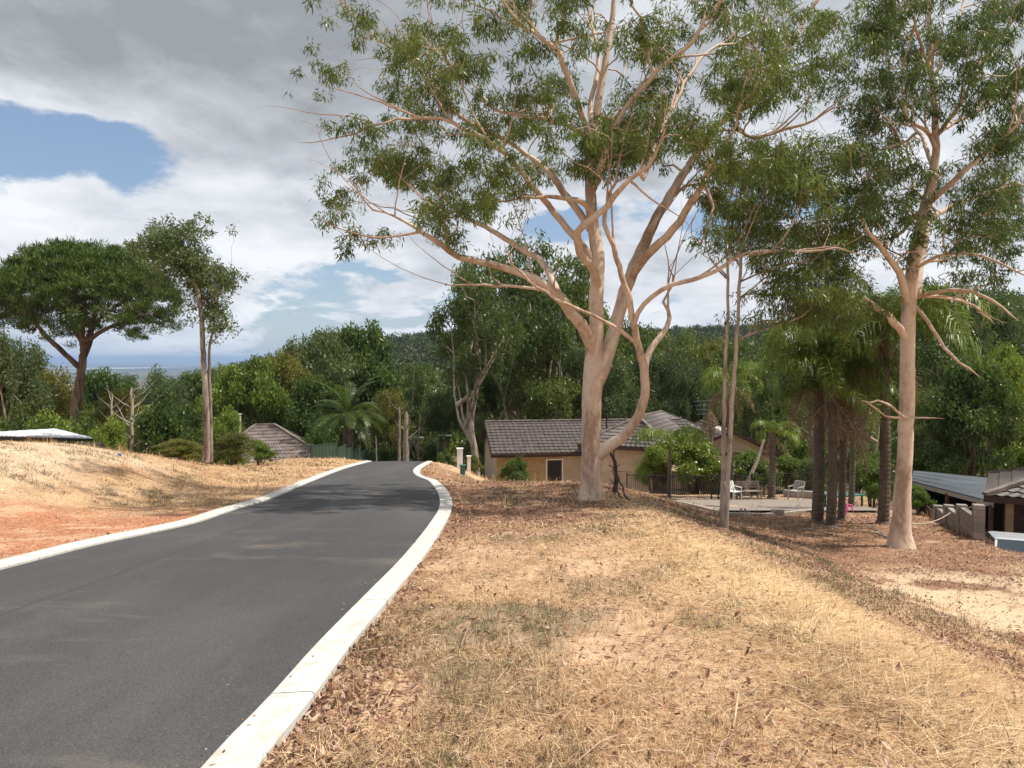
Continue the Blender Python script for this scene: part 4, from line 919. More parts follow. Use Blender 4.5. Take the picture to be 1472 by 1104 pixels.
# brick house: local frame x along the long wall, y back, z up; origin at front-left wall corner at ground
A = PX(714, 45.5); a8 = math.radians(8.5); gz = -8.15; ez = -5.52 - gz; rz_ = -3.93 - gz
h1 = empty('brick_house', (A, 45.5, gz), a8, label='long low cream brick house with brown tiled roof behind the big gum', cat='house')
Lh, Dh, ov = 12.6, 6.4, 0.45
b = MB(); b.box((0, 0, -0.5), (3.05, 0.12, ez - 0.05)); b.box((3.05, 0, 2.15), (3.95, 0.12, ez - 0.05)); b.build('wall', M_BRICK, h1)
b = MB(); b.box((3.95, 0, -0.5), (8.6, 0.12, ez - 0.05)); b.box((8.6, 0, -0.5), (9.5, 0.12, 1.1)); b.box((8.6, 0, 2.1), (9.5, 0.12, ez - 0.05)); b.box((9.5, 0, -0.5), (Lh, 0.12, ez - 0.05)); b.build('wall', M_RENDER, h1)
MB().box((0.02, 5.9, -0.5), (Lh, Dh - 0.1, ez - 0.05)).build('rear_wall', M_BRICK, h1)
b = MB(); b.add([(0, 0.12, -0.5), (0, Dh - 0.1, -0.5), (0, Dh - 0.1, ez - 0.08), (0, Dh / 2, rz_ - 0.12), (0, 0.12, ez - 0.08), (0.12, 0.12, -0.5), (0.12, Dh - 0.1, -0.5), (0.12, Dh - 0.1, ez - 0.08), (0.12, Dh / 2, rz_ - 0.12), (0.12, 0.12, ez - 0.08)],
    [(0, 1, 2, 3, 4), (9, 8, 7, 6, 5), (0, 5, 6, 1), (1, 6, 7, 2), (2, 7, 8, 3), (3, 8, 9, 4), (4, 9, 5, 0)]); b.build('gable_wall', M_RENDER, h1)
d_ = MB(); d_.box((3.07, 0.03, 0), (3.93, 0.07, 2.12)); dr = d_.build('door', M_BROWN, h1); MB().box((3.8, -0.02, 1.0), (3.84, 0.03, 1.12)).build('handle', M_STEEL, dr)
MB().box((3.15, 0.02, 0.15), (3.85, 0.028, 2.0)).build('screen', M_DARK, dr)
for wx0, wx1 in ((8.62, 9.48),):
    b = MB(); b.box((wx0, 0.0, 1.12), (wx0 + 0.05, 0.06, 2.08)); b.box((wx1 - 0.05, 0.0, 1.12), (wx1, 0.06, 2.08)); b.box((wx0 + 0.05, 0.0, 2.03), (wx1 - 0.05, 0.06, 2.08)); b.box((wx0 + 0.05, 0.0, 1.12), (wx1 - 0.05, 0.06, 1.17)); b.box(((wx0 + wx1) / 2 - 0.02, 0.0, 1.17), ((wx0 + wx1) / 2 + 0.02, 0.06, 2.03)); wf = b.build('window', M_WHITE, h1)
    MB().box((wx0 + 0.05, 0.07, 1.17), (wx1 - 0.05, 0.08, 2.03)).build('pane', M_GLASS, wf); MB().box((wx0 - 0.06, -0.05, 1.05), (wx1 + 0.06, 0.0, 1.11)).build('sill', M_CONC, wf)
b = MB(); b.box((2.97, -0.015, 0), (3.05, 0.0, 2.2)); b.box((3.95, -0.015, 0), (4.03, 0.0, 2.2)); b.box((3.05, -0.015, 2.12), (3.95, 0.0, 2.2)); b.build('door_frame', M_WHITE, h1)
b = MB(); tile_plane(b, (-0.35, -ov, ez - 0.02), (Lh + 0.4, -ov, ez - 0.02), (Lh + 0.4, Dh / 2, rz_), (-0.35, Dh / 2, rz_)); rf = b.build('roof', M_TILE, h1)
b = MB(); tile_plane(b, (-0.35, Dh + ov, ez - 0.02), (Lh + 0.4, Dh + ov, ez - 0.02), (Lh + 0.4, Dh / 2, rz_), (-0.35, Dh / 2, rz_)); b.build('roof', M_TILE, h1)
b = MB()
for i in range(34): b.box((-0.35 + i * 0.382, Dh / 2 - 0.11, rz_ - 0.01), (-0.35 + i * 0.382 + 0.376, Dh / 2 + 0.11, rz_ + 0.085 + 0.012 * (i % 2)))
b.build('ridge_cap', M_TILE2, rf, bevel=0.03)
b = MB(); b.box((-0.4, -ov - 0.03, ez - 0.24), (Lh + 0.4, -ov, ez - 0.03)); b.bar((-0.38, -ov, ez - 0.14), (-0.38, Dh / 2, rz_ - 0.1), 0.03, 0.2); b.bar((-0.38, Dh / 2, rz_ - 0.1), (-0.38, Dh + ov, ez - 0.14), 0.03, 0.2); b.build('fascia', M_FASCIA, h1)
b = MB(); b.box((-0.4, -ov - 0.14, ez - 0.13), (Lh + 0.4, -ov - 0.032, ez - 0.02)); b.build('gutter', M_FASCIA, h1)
b = MB(); b.box((-0.3, -ov, ez - 0.075), (Lh, -0.01, ez - 0.055)); b.build('soffit', M_WHITE, h1)
b = MB(); b.tube([(8.0, -0.08, 0), (8.0, -0.08, ez - 0.2)], 0.04, 8); b.build('downpipe', M_FASCIA, h1)
b = MB(); b.tube([(7.15, 1.6, ez + 0.4), (7.15, 1.6, rz_ + 0.75)], 0.05, 8); b.tube([(7.15, 1.6, rz_ + 0.75), (7.15, 1.6, rz_ + 0.82)], 0.1, 8); b.build('flue', M_FASCIA, h1)
# wing with hip roof, turned
def wing(cx, cy, w_, d, ez_, rz2, ang, zg, hip, name_roof='roof', rmat=M_TILE, wmat=M_RENDER, parent=h1, over=0.45):
    M = Matrix.Rotation(ang, 4, 'Z'); inv = parent.matrix_basis.inverted() if False else (Matrix.Translation(parent.location) @ parent.rotation_euler.to_matrix().to_4x4()).inverted()
    T = inv @ Matrix.Translation((cx, cy, zg)) @ M; tp = lambda q: tuple(T @ Vector(q)); e = ez_ - zg; r_ = rz2 - zg; W2, D2_ = w_ / 2 + over, d / 2 + over
    b = MB(); b.box((-w_ / 2, -d / 2, -0.6), (w_ / 2, d / 2, e - 0.06), T); b.build('wall', wmat, parent)
    c = [(-W2, -D2_, e), (W2, -D2_, e), (W2, D2_, e), (-W2, D2_, e)]; A_, B_ = (-W2 + hip * D2_, 0, r_), (W2 - hip * D2_, 0, r_)
    b = MB(); tile_plane(b, *map(tp, (c[0], c[1], B_, A_))); tile_plane(b, *map(tp, (c[3], c[2], B_, A_))); b.poly([], 0) if False else None
    if hip:
        tile_plane(b, *map(tp, (c[1], c[2], B_, B_))); tile_plane(b, *map(tp, (c[3], c[0], A_, A_)))
    rf_ = b.build(name_roof, rmat, parent)
    b = MB(); b.bar(tp((A_[0], 0, r_ + 0.03)), tp((B_[0], 0, r_ + 0.03)), 0.2, 0.12)
    if hip:
        for q, t_ in ((c[0], A_), (c[3], A_), (c[1], B_), (c[2], B_)): b.bar(tp((q[0], q[1], q[2] + 0.05)), tp((t_[0], 0, r_ + 0.05)), 0.2, 0.1)
    b.build('ridge_cap', M_TILE2, rf_)
    b = MB()
    for i in range(4): b.bar(tp((c[i][0], c[i][1], e - 0.1)), tp((c[(i + 1) % 4][0], c[(i + 1) % 4][1], e - 0.1)), 0.05, 0.2)
    if not hip:
        for q in c: b.bar(tp((q[0], q[1], e - 0.04)), tp((q[0], 0, r_ - 0.04)), 0.06, 0.18)
        for sx in (-1, 1):
            g = MB(); x_ = sx * (w_ / 2 - 0.002); g.add([tp(v) for v in ((x_, -d / 2, e - 0.08), (x_, d / 2, e - 0.08), (x_, 0, r_ - 0.1), (x_ - sx * 0.1, -d / 2, e - 0.08), (x_ - sx * 0.1, d / 2, e - 0.08), (x_ - sx * 0.1, 0, r_ - 0.1))], [(0, 1, 2), (5, 4, 3), (0, 3, 4, 1), (1, 4, 5, 2), (2, 5, 3, 0)]); g.build('gable', wmat, parent)
    b.build('fascia', M_FASCIA, parent); return T, rf_
wing(8.9, 49.3, 10.2, 4.8, -5.02, -3.5, math.radians(64), -9.0, 1.0)
T3, rf3 = wing(13.6, 51.5, 7.0, 5.4, -5.75, -4.45, math.radians(90), -9.2, 0.0)
fx = lambda X_, Y_, Z_: tuple((Matrix.Translation(h1.location) @ h1.rotation_euler.to_matrix().to_4x4()).inverted() @ Vector((X_, Y_, Z_)))
q0 = fx(PX(1064, 47.95), 47.95, -6.9); b = MB()
b.box((q0[0] - 0.5, q0[1] - 0.02, q0[2]), (q0[0] + 0.5, q0[1] + 0.01, q0[2] + 1.0)); wn = b.build('window', M_WHITE, h1)
b = MB(); b.box((q0[0] - 0.43, q0[1] - 0.032, q0[2] + 0.07), (q0[0] - 0.03, q0[1] - 0.022, q0[2] + 0.93)); b.box((q0[0] + 0.03, q0[1] - 0.032, q0[2] + 0.07), (q0[0] + 0.43, q0[1] - 0.022, q0[2] + 0.93)); b.build('pane', M_GLASS, wn)
v0 = fx(*P(1030, 618, 48.6)); b = MB(); b.tube([(v0[0], v0[1], v0[2] - 0.4), (v0[0], v0[1], v0[2] + 0.0), (v0[0], v0[1], v0[2] + 0.14), (v0[0], v0[1], v0[2] + 0.22)], [0.14, 0.30, 0.27, 0.1], 14); b.build('roof_vent', M_WHITE, h1, smooth=True)
an = fx(*P(1012, 585, 53)); b = MB(); b.tube([(an[0], an[1], an[2] - 2), (an[0], an[1], an[2] + 0.5)], 0.02, 6)
for k in range(4): b.bar((an[0] - 0.75 + 0.1 * k, an[1], an[2] + 0.4 - 0.3 * k), (an[0] + 0.75 - 0.1 * k, an[1], an[2] + 0.45 - 0.3 * k), 0.025)
b.build('antenna', M_STEEL, h1)

h2 = empty('tiled_house', (-17.0, 53.5, -9.0), 0, label='house half sunk behind the bank, weathered hipped tile roof and pale chimney', cat='house')
T2, rf2 = wing(-16.9, 52.5, 7.4, 6.6, -6.75, -4.45, math.radians(20), -9.3, 0.95, rmat=M_TILE2, wmat=M_BRICK, parent=h2)
fy = lambda q: (q[0] + 17.0, q[1] - 53.5, q[2] + 9.0)
c0 = fy(P(341, 607, 52)); b = MB(); b.box((c0[0] - 0.2, c0[1] - 0.2, c0[2] - 2.6), (c0[0] + 0.2, c0[1] + 0.2, c0[2] + 0.5)); b.box((c0[0] - 0.24, c0[1] - 0.24, c0[2] + 0.5), (c0[0] + 0.24, c0[1] + 0.24, c0[2] + 0.58)); b.build('chimney', M_RENDER, rf2)

# right-hand tiled house
h3 = empty('tiled_house', (19.3, 24.1, -7.2), 0, label='dark tiled house corner with cream brick piers at the right edge', cat='house')
wing(19.3, 24.1, 6.4, 4.4, -4.23, -3.35, math.radians(-33), -7.2, 0.95, parent=h3, wmat=M_BROWN, over=0.5)
b = MB()
T5 = Matrix.Rotation(math.radians(-33), 4, 'Z')
for k in range(5): b.box((-3.15 + k * 0.55, -2.34, -0.6), (-2.93 + k * 0.55, -2.203, 2.75), T5)
b.build('brick_pier', M_BRICK, h3)

# carport
fl, fr_, br, bl = P(1310, 692, 37), P(1428, 722, 29), P(1470, 692, 36), P(1313, 677, 43)
o_ = np.array([(fl[0] + fr_[0]) / 2, 33.0, -8.0]); cp = empty('carport', tuple(o_), 0, label='open carport with a blue-grey sheet metal roof and dark inside', cat='carport')
b = MB(); tile_plane(b, fl - o_, bl - o_, br - o_, fr_ - o_, pitch=0.19, amp=0.018, step=0.02, rows=False); b.build('roof', M_ROOFB, cp)
b = MB(); dn_ = np.array([0, 0, 0.11]); b.bar(fl - o_ - dn_, fr_ - o_ - dn_, 0.05, 0.16); b.build('gutter', M_STEEL, cp)
for t in (0.02, 0.5, 0.98):
    q = (fl * (1 - t) + fr_ * t) - o_; b = MB(); b.box((q[0] - 0.06, q[1] - 0.06, -1.5), (q[0] + 0.06, q[1] + 0.06, q[2] - 0.12)); b.build('post', M_BROWN, cp)
b = MB(); b.poly([(bl - o_) + (0, 0, -0.15), (br - o_) + (0, 0, -0.15), (br - o_) + (0.1, 0.1, -3.2), (bl - o_) + (0.1, 0.1, -3.0)]); b.build('rear_wall', M_DARK, cp)  # near-black colour stands in for the shade under the carport roof
b = MB(); b.poly([(bl - o_) + (-0.1, 0, -0.15), (bl - o_) + (-0.1, 0, -3.0), (fl - o_) + (-0.02, 0, -3.0), (fl - o_) + (-0.02, 0, -0.15)]); b.build('side_wall', M_DARK, cp)  # same painted shade on the side of the carport

# block wall with stepped piers
wl = empty('block_wall', (12.5, 20.5, -5.4), 0, label='grey concrete block wall with taller piers, stepping down beside the carport', cat='wall')
dirn = np.array([0.297, 0.955]); 
T6 = Matrix.Rotation(math.atan2(dirn[1], dirn[0]), 4, 'Z')
Lw = 4.7; tops = [(0.0, -3.88), (1.7, -4.19), (3.2, -4.47), (4.6, -4.74)]
for (s0, zt), (s1, zt2) in zip(tops[:-1], tops[1:]):
    b = MB(); q = 0.13
    V = [(s0 + q, -0.07, -1.6), (s1 - q, -0.07, -1.6), (s1 - q, 0.07, -1.6), (s0 + q, 0.07, -1.6), (s0 + q, -0.07, zt + 5.4 - 0.36), (s1 - q, -0.07, zt2 + 5.4 - 0.06), (s1 - q, 0.07, zt2 + 5.4 - 0.06), (s0 + q, 0.07, zt + 5.4 - 0.36)]
    V = [tuple(T6 @ Vector(v)) for v in V]; b.add(V, [(0, 1, 5, 4), (1, 2, 6, 5), (2, 3, 7, 6), (3, 0, 4, 7), (4, 5, 6, 7), (3, 2, 1, 0)]); b.build('panel', M_BLOCK, wl)
for s0, zt in tops:
    b = MB(); k = -1.6
    while k < zt + 5.4 - 0.01: b.box((s0 - 0.13, -0.13, k), (s0 + 0.13, 0.13, min(k + 0.195, zt + 5.4)), T6); k += 0.2
    b.build('pier', M_BLOCK, wl)
b = MB(); b.box((4.75, -0.03, -1.2), (6.6, 0.03, 0.35), T6); b.build('gate_panel', M_FASCIA, wl)

# green fence, panels stepping down
gf = empty('steel_fence', (PX(446, 44), 44.0, -6.6), 0, label='green sheet steel fence stepping downhill beside the end of the road', cat='fence')
pl_ = [np.array([PX(446, 44.0), 44.0]), np.array([PX(484, 45.5), 45.5])]
for k in range(1, 6): pl_.append(pl_[1] + (np.array([PX(535, 58), 58.0]) - pl_[1]) * k / 5)
fo = np.array([PX(446, 44), 44.0, -6.6])
zt_ = [P(446, 637, 44)[2], P(484, 641, 45.5)[2], P(499, 644, 48)[2], P(510, 646, 50.5)[2], P(519, 648, 53)[2], P(528, 650, 55.5)[2], P(535, 653, 58)[2]]
for k in range(6):
    a, c = pl_[k], pl_[k + 1]; L_ = np.linalg.norm(c - a); u = (c - a) / L_; nn = np.array([u[1], -u[0]]); m_ = int(L_ / 0.06); t = np.linspace(0, L_, m_ + 1)
    off = 0.02 * ((np.arange(m_ + 1) // 2) % 2); V = []; z1 = (zt_[k] + zt_[k + 1]) / 2 - fo[2] + 0.02
    for j in range(m_ + 1):
        p_ = a + u * t[j] + nn * off[j] - fo[:2]; V += [(p_[0], p_[1], z1 - 2.2), (p_[0], p_[1], z1)]
    b = MB(); b.add(V, [(2 * j, 2 * j + 2, 2 * j + 3, 2 * j + 1) for j in range(m_)]); a3 = np.append(a - fo[:2], z1); c3 = np.append(c - fo[:2], z1); b.bar(a3, c3, 0.06, 0.05); b.build('panel', M_GREENF, gf)
for k in range(7):
    z1 = zt_[k] - fo[2] + 0.06; p_ = pl_[k] - fo[:2]; MB().box((p_[0] - 0.035, p_[1] - 0.035, z1 - 2.3), (p_[0] + 0.035, p_[1] + 0.035, z1)).build('post', M_GREENF, gf)

# white sheet roof behind the bank
wr = empty('garden_shed', (PX(75, 27), 28.0, -6.0), 0, label='shed showing only its white sheet metal roof over the sandy bank', cat='shed'); w0 = np.array([PX(75, 27), 28.0, -6.0])
e0, e1, pk, bk = P(-20, 626, 27), P(134, 630, 27.5), P(78, 616, 29.5), P(-30, 622, 31)
b = MB(); tile_plane(b, e0 - w0, P(22, 627, 26.5) - w0, pk - w0, bk - w0, pitch=0.2, amp=0.01, step=0.01, rows=False); tile_plane(b, P(22, 627, 26.5) - w0, e1 - w0, P(82, 616.5, 29.5) - w0, pk - w0, pitch=0.2, amp=0.01, step=0.01, rows=False); b.build('roof', M_ROOFW, wr)
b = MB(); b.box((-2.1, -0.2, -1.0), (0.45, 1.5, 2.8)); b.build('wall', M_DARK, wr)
b = MB(); b.bar(P(-20, 629, 27) - w0, P(22, 630, 26.5) - w0, 0.05, 0.1); b.bar(P(22, 630, 26.5) - w0, P(134, 632.5, 27.5) - w0, 0.05, 0.1); b.build('fascia', M_DARK, wr)

# ------------------------------------------------------------------ patio and its things
gz_at = lambda x, y: float(hz_(np.array(float(x)), np.array(float(y))))
def strip(name, pts, w_, h, m_, **kw):
    b = MB()
    for (x0, y0), (x1, y1) in zip(pts[:-1], pts[1:]):
        n = max(1, int(math.hypot(x1 - x0, y1 - y0) / 0.8))
        for k in range(n):
            t0, t1 = k / n, (k + 1) / n - 0.004; A_ = (x0 + (x1 - x0) * t0, y0 + (y1 - y0) * t0); B_ = (x0 + (x1 - x0) * t1, y0 + (y1 - y0) * t1)
            b.bar((A_[0], A_[1], gz_at(*A_) + h / 2 - 0.06), (B_[0], B_[1], gz_at(*B_) + h / 2 - 0.06), w_, h + 0.12)
    return b.build(name, m_, **kw)
strip('garden_edging', [(PX(900, 33), 33), (PX(960, 29), 29), (PX(1036, 26.2), 26.2)], 0.13, 0.12, M_CONC, label='pale concrete edging strip slanting down from the fence to the twin stems', cat='edging')
strip('garden_edging', [(PX(952, 33), 33), (PX(1010, 30.5), 30.5), (PX(1040, 28.5), 28.5)], 0.13, 0.12, M_CONC, label='second concrete edging strip, nearer the patio', cat='edging')
strip('patio_kerb', [(PX(1046, 26.0), 26.0), (PX(1100, 26.3), 26.3), (PX(1172, 27.5), 27.5)], 0.16, 0.10, M_CONC, label='low concrete kerb along the near side of the patio', cat='kerb')
strip('retaining_wall', [(PX(1130, 38.6), 38.6), (PX(1190, 37.0), 37.0)], 0.25, 0.35, M_CONC, label='low grey retaining wall behind the metal garden chair', cat='wall')
b = MB(); n = 14; xs = np.linspace(6.8, 13.2, n + 1); ys = np.linspace(27.2, 36.0, 15); V = []; F = []
for y in ys:
    for x in xs: xx = x + (y - 27.2) * 0.10; V.append((xx, y, float(plane_z(xx, y)) + 0.075))
for j in range(14):
    for i_ in range(n): F.append((j * (n + 1) + i_, j * (n + 1) + i_ + 1, (j + 1) * (n + 1) + i_ + 1, (j + 1) * (n + 1) + i_))
b.add(V, F); b.build('patio', M_CONCP if 'M_CONCP' in globals() else concmat('patio_concrete', (0.27, 0.23, 0.19), (0.20, 0.105, 0.07)), kind='structure')

pf = empty('pool_fence', (PX(902, 37), 37.0, 0), 0, label='black tubular pool fence along the back of the patio', cat='fence')
fp = [(PX(902, 37), 37.0), (PX(1034, 37.4), 37.4), (PX(1100, 38.6), 38.6), (PX(1180, 39.5), 39.5)]; ra = MB(); pk_ = MB()
for (x0, y0), (x1, y1) in zip(fp[:-1], fp[1:]):
    L_ = math.hypot(x1 - x0, y1 - y0); n = int(L_ / 0.105); g0, g1 = gz_at(x0, y0), gz_at(x1, y1)
    for h in (0.12, 1.15): ra.bar((x0 - fp[0][0], y0 - 37, g0 + h), (x1 - fp[0][0], y1 - 37, g1 + h), 0.035)
    for k in range(n + 1):
        t = k / n; pk_.bar((x0 + (x1 - x0) * t - fp[0][0], y0 + (y1 - y0) * t - 37, g0 + (g1 - g0) * t + 0.12), (x0 + (x1 - x0) * t - fp[0][0], y0 + (y1 - y0) * t - 37, g0 + (g1 - g0) * t + 1.15), 0.018)
    for k in range(0, int(L_ / 2.1) + 1):
        t = k * 2.1 / L_; x_, y_ = x0 + (x1 - x0) * t, y0 + (y1 - y0) * t; MB().box((x_ - fp[0][0] - 0.03, y_ - 37 - 0.03, gz_at(x_, y_) - 0.2), (x_ - fp[0][0] + 0.03, y_ - 37 + 0.03, gz_at(x_, y_) + 1.25)).build('post', M_BLACK, pf)
ra.build('rail', M_BLACK, pf); pk_.build('pickets', M_BLACK, pf)
tf = empty('timber_fence', (PX(950, 42), 42.0, gz_at(PX(950, 42), 42)), 0, label='brown timber paling fence in shade behind the pool fence', cat='fence'); b = MB()
for k in range(44): b.box((k * 0.115 - 0.4, 0, -0.3), (k * 0.115 - 0.4 + 0.10, 0.025, 1.35 + 0.03 * math.sin(k * 7))) 
b.build('palings', M_WOOD, tf); b = MB(); b.box((-0.4, 0.027, 0.3), (4.6, 0.08, 0.4)); b.box((-0.4, 0.027, 1.0), (4.6, 0.08, 1.1)); b.build('rail', M_WOOD, tf)

def chair(px, Y, rz, m_, label, slats=True, nm='garden_chair'):
    x, y = PX(px, Y), Y; g = gz_at(x, y) + 0.03; r_ = empty(nm, (x, y, g), rz, label=label, cat='chair')
    MB().box((-0.24, -0.22, 0.41), (0.24, 0.24, 0.445)).build('seat', m_, r_, bevel=0.015)
    b = MB()
    for k in range(5): b.bar((-0.18 + k * 0.09, 0.23, 0.46), (-0.19 + k * 0.095, 0.36, 0.82), 0.05, 0.02)
    b.bar((-0.25, 0.36, 0.84), (0.25, 0.36, 0.84), 0.04, 0.07); b.bar((-0.25, 0.22, 0.44), (-0.25, 0.36, 0.84), 0.04); b.bar((0.25, 0.22, 0.44), (0.25, 0.36, 0.84), 0.04); b.build('backrest', m_, r_)
    for sx in (-1, 1):
        b = MB(); b.bar((sx * 0.27, -0.2, 0.62), (sx * 0.27, 0.3, 0.64), 0.05, 0.03); b.build('armrest', m_, r_)
        for sy in (-1, 1): b = MB(); b.bar((sx * 0.27, sy * 0.22, 0), (sx * 0.25, sy * 0.2, 0.63 if sy < 0 else 0.46), 0.045); b.build('leg', m_, r_)
    return r_
chair(1057, 36.2, 0.5, M_WHITE, 'white plastic garden chair beside the slatted bench behind the twin stems')
chair(1146, 36.8, -0.9, simple('faded_grey_metal', (0.42, 0.40, 0.36), 0.6), 'pale metal garden chair with a slatted back near the low retaining wall')
bx, by = PX(1079, 36.6), 36.6; bn = empty('garden_bench', (bx, by, gz_at(bx, by) + 0.03), 0.1, label='weathered timber slatted bench right of the white plastic chair', cat='bench')
b = MB(); [b.box((-0.6, -0.22 + k * 0.12, 0.4), (0.6, -0.12 + k * 0.12, 0.43)) for k in range(4)]; b.build('seat', M_WOOD, bn)
b = MB(); [b.box((-0.6, 0.27, 0.52 + k * 0.12), (0.6, 0.3, 0.61 + k * 0.12)) for k in range(3)]; b.build('backrest', M_WOOD, bn)
for sx in (-0.52, 0.52):
    b = MB(); b.box((sx - 0.03, -0.2, 0), (sx + 0.03, -0.14, 0.4)); b.build('leg', M_WOOD, bn); b = MB(); b.box((sx - 0.03, 0.2, 0), (sx + 0.03, 0.268, 0.85)); b.build('leg', M_WOOD, bn)
tx, ty = PX(1215, 29.5), 29.5; tb = empty('garden_table', (tx, ty, gz_at(tx, ty)), 0.3, label='low dark green plastic table behind the palm cluster', cat='table')
MB().box((-0.75, -0.4, 0.5), (0.75, 0.4, 0.55)).build('tabletop', M_TEAL, tb, bevel=0.01)
for sx in (-0.6, 0.6):
    for sy in (-0.3, 0.3): MB().box((sx - 0.03, sy - 0.03, 0), (sx + 0.03, sy + 0.03, 0.5)).build('leg', M_TEAL, tb)
kx, ky = PX(1221, 26.4), 26.4; kc = empty('toy_chair', (kx, ky, gz_at(kx, ky)), 2.6, label="child's bright pink plastic chair lying tilted right of the palm cluster", cat='chair'); kc.rotation_euler = (-0.5, 0.25, 0.5); kc.location.z += 0.1
MB().box((-0.17, -0.16, 0.2), (0.17, 0.16, 0.23)).build('seat', M_PINK, kc, bevel=0.01); b = MB(); b.box((-0.17, 0.16, 0.2), (0.17, 0.19, 0.5)); b.build('backrest', M_PINK, kc, bevel=0.01)
for sx in (-0.14, 0.14):
    for sy in (-0.13, 0.13): MB().box((sx - 0.02, sy - 0.02, 0), (sx + 0.02, sy + 0.02, 0.2)).build('leg', M_PINK, kc)
def rock(px, Y, s_, m_, label, name='rock', cat_='rock'):
    x, y = PX(px, Y), Y; rd = np.random.default_rng(int(px)); V = []; F = []; nu, nv = 10, 6
    for i_ in range(nv + 1):
        for j in range(nu):
            th = math.pi * i_ / nv; ph = 2 * math.pi * j / nu; q = 1 + 0.25 * (fbm(np.array(ph * 1.3 + px), np.array(th * 2.0), 4) - 0.5) * 2
            V.append((s_[0] * q * math.sin(th) * math.cos(ph), s_[1] * q * math.sin(th) * math.sin(ph), s_[2] * q * math.cos(th)))
    for i_ in range(nv):
        for j in range(nu): F.append((i_ * nu + j, (i_ + 1) * nu + j, (i_ + 1) * nu + (j + 1) % nu, i_ * nu + (j + 1) % nu))
    MB().add(V, F).build(name, m_, label=label, cat=cat_, loc=(x, y, gz_at(x, y) + s_[2] * 0.55))
rock(1071, 28.6, (0.32, 0.22, 0.09), M_ROCK, 'flat pinkish rock on the patio below the bench')
rock(1092, 30.6, (0.2, 0.16, 0.1), M_ROCK, 'rounded pinkish rock on the patio right of the flat one')
rock(1052, 33.0, (0.35, 0.2, 0.07), M_ROCK, 'low flat stone below the white plastic chair')
x_, y_ = PX(1120, 26.6), 26.6; MB().box((-0.2, -0.12, -0.05), (0.2, 0.12, 0.2)).build('stone_block', M_BLOCK, bevel=0.02, loc=(x_, y_, gz_at(x_, y_)), rot=(0, 0, 0.2), label='square grey stone block at the near edge of the patio', cat='block')
for k, px in enumerate((1067, 1073)):
    x_, y_ = PX(px, 26.3), 26.3; b = MB(); b.tube([(0, 0, -0.1), (0, 0, 0.2), (0, 0, 0.24)], [0.035, 0.035, 0.045], 8); b.build('short_post', M_STEEL, loc=(x_, y_, gz_at(x_, y_)), label='short grey pipe stub, %s of a pair at the near patio kerb' % ('left' if k == 0 else 'right'), cat='post', group='pipe stubs at the patio kerb')
# leaning dead trunk behind the bench
q0, q1 = P(1071, 700, 39.5), P(1098, 632, 40.5); b = MB(); b.tube([q0 - q0, (q1 - q0) * 0.5 + (0.1, 0, 0), q1 - q0], [0.12, 0.10, 0.06], 8); b.build('leaning_dead_tree', M_WOOD, loc=tuple(q0), label='grey dead trunk leaning to the right behind the bench', cat='dead tree')
# dead palm fronds hanging from a bare stick right of the roof antenna
x_, y_ = PX(1030, 42), 42.0; dd_ = empty('dead_palm', (x_, y_, gz_at(x_, y_)), 0, label='grey dead palm with limp hanging fronds left of the twin stems', cat='palm tree')
b = MB(); H_ = P(1020, 590, 42)[2] - gz_at(x_, y_); b.tube([(0, 0, 0), (-0.2, 0, H_ * 0.5), (-0.35, 0, H_)], [0.12, 0.09, 0.07], 8); b.build('trunk', M_WOOD, dd_)
for k in range(9): f = link('dead_frond', QD[k % 2], None, dd_); f.location = (-0.35, 0, H_); f.scale = (0.6,) * 3; f.rotation_euler = (0, 0.25, k * 2.4)

# ------------------------------------------------------------------ street things by the road end
def lamp(px, ytop, Y, side, label):
    c = P(px, ytop, Y); g = gz_at(c[0], c[1]); H = c[2] - g; r_ = empty('street_lamp', (c[0], c[1], g), 0, label=label, cat='street lamp', group='street lamps past the road crest')
    MB().tube([(0, 0, 0), (0, 0, H * 0.9)], [0.07, 0.05], 8).build('pole', M_STEEL, r_)
    MB().tube([(0, 0, H * 0.9), (side * 0.1, 0, H * 0.98), (side * 0.45, 0, H), (side * 0.8, 0, H * 0.99)], 0.04, 6).build('arm', M_STEEL, r_)
    MB().box((side * 0.95 - 0.25, -0.12, H * 0.99 - 0.08), (side * 0.95 + 0.25, 0.12, H * 0.99 + 0.04)).build('lamp_head', M_WHITE, r_, bevel=0.03)
lamp(588, 628, 62, 1, 'street lamp with a curved arm nearest the pale dead stump')
lamp(629, 625, 64, 1, 'street lamp with a curved arm left of the white gate pillar')
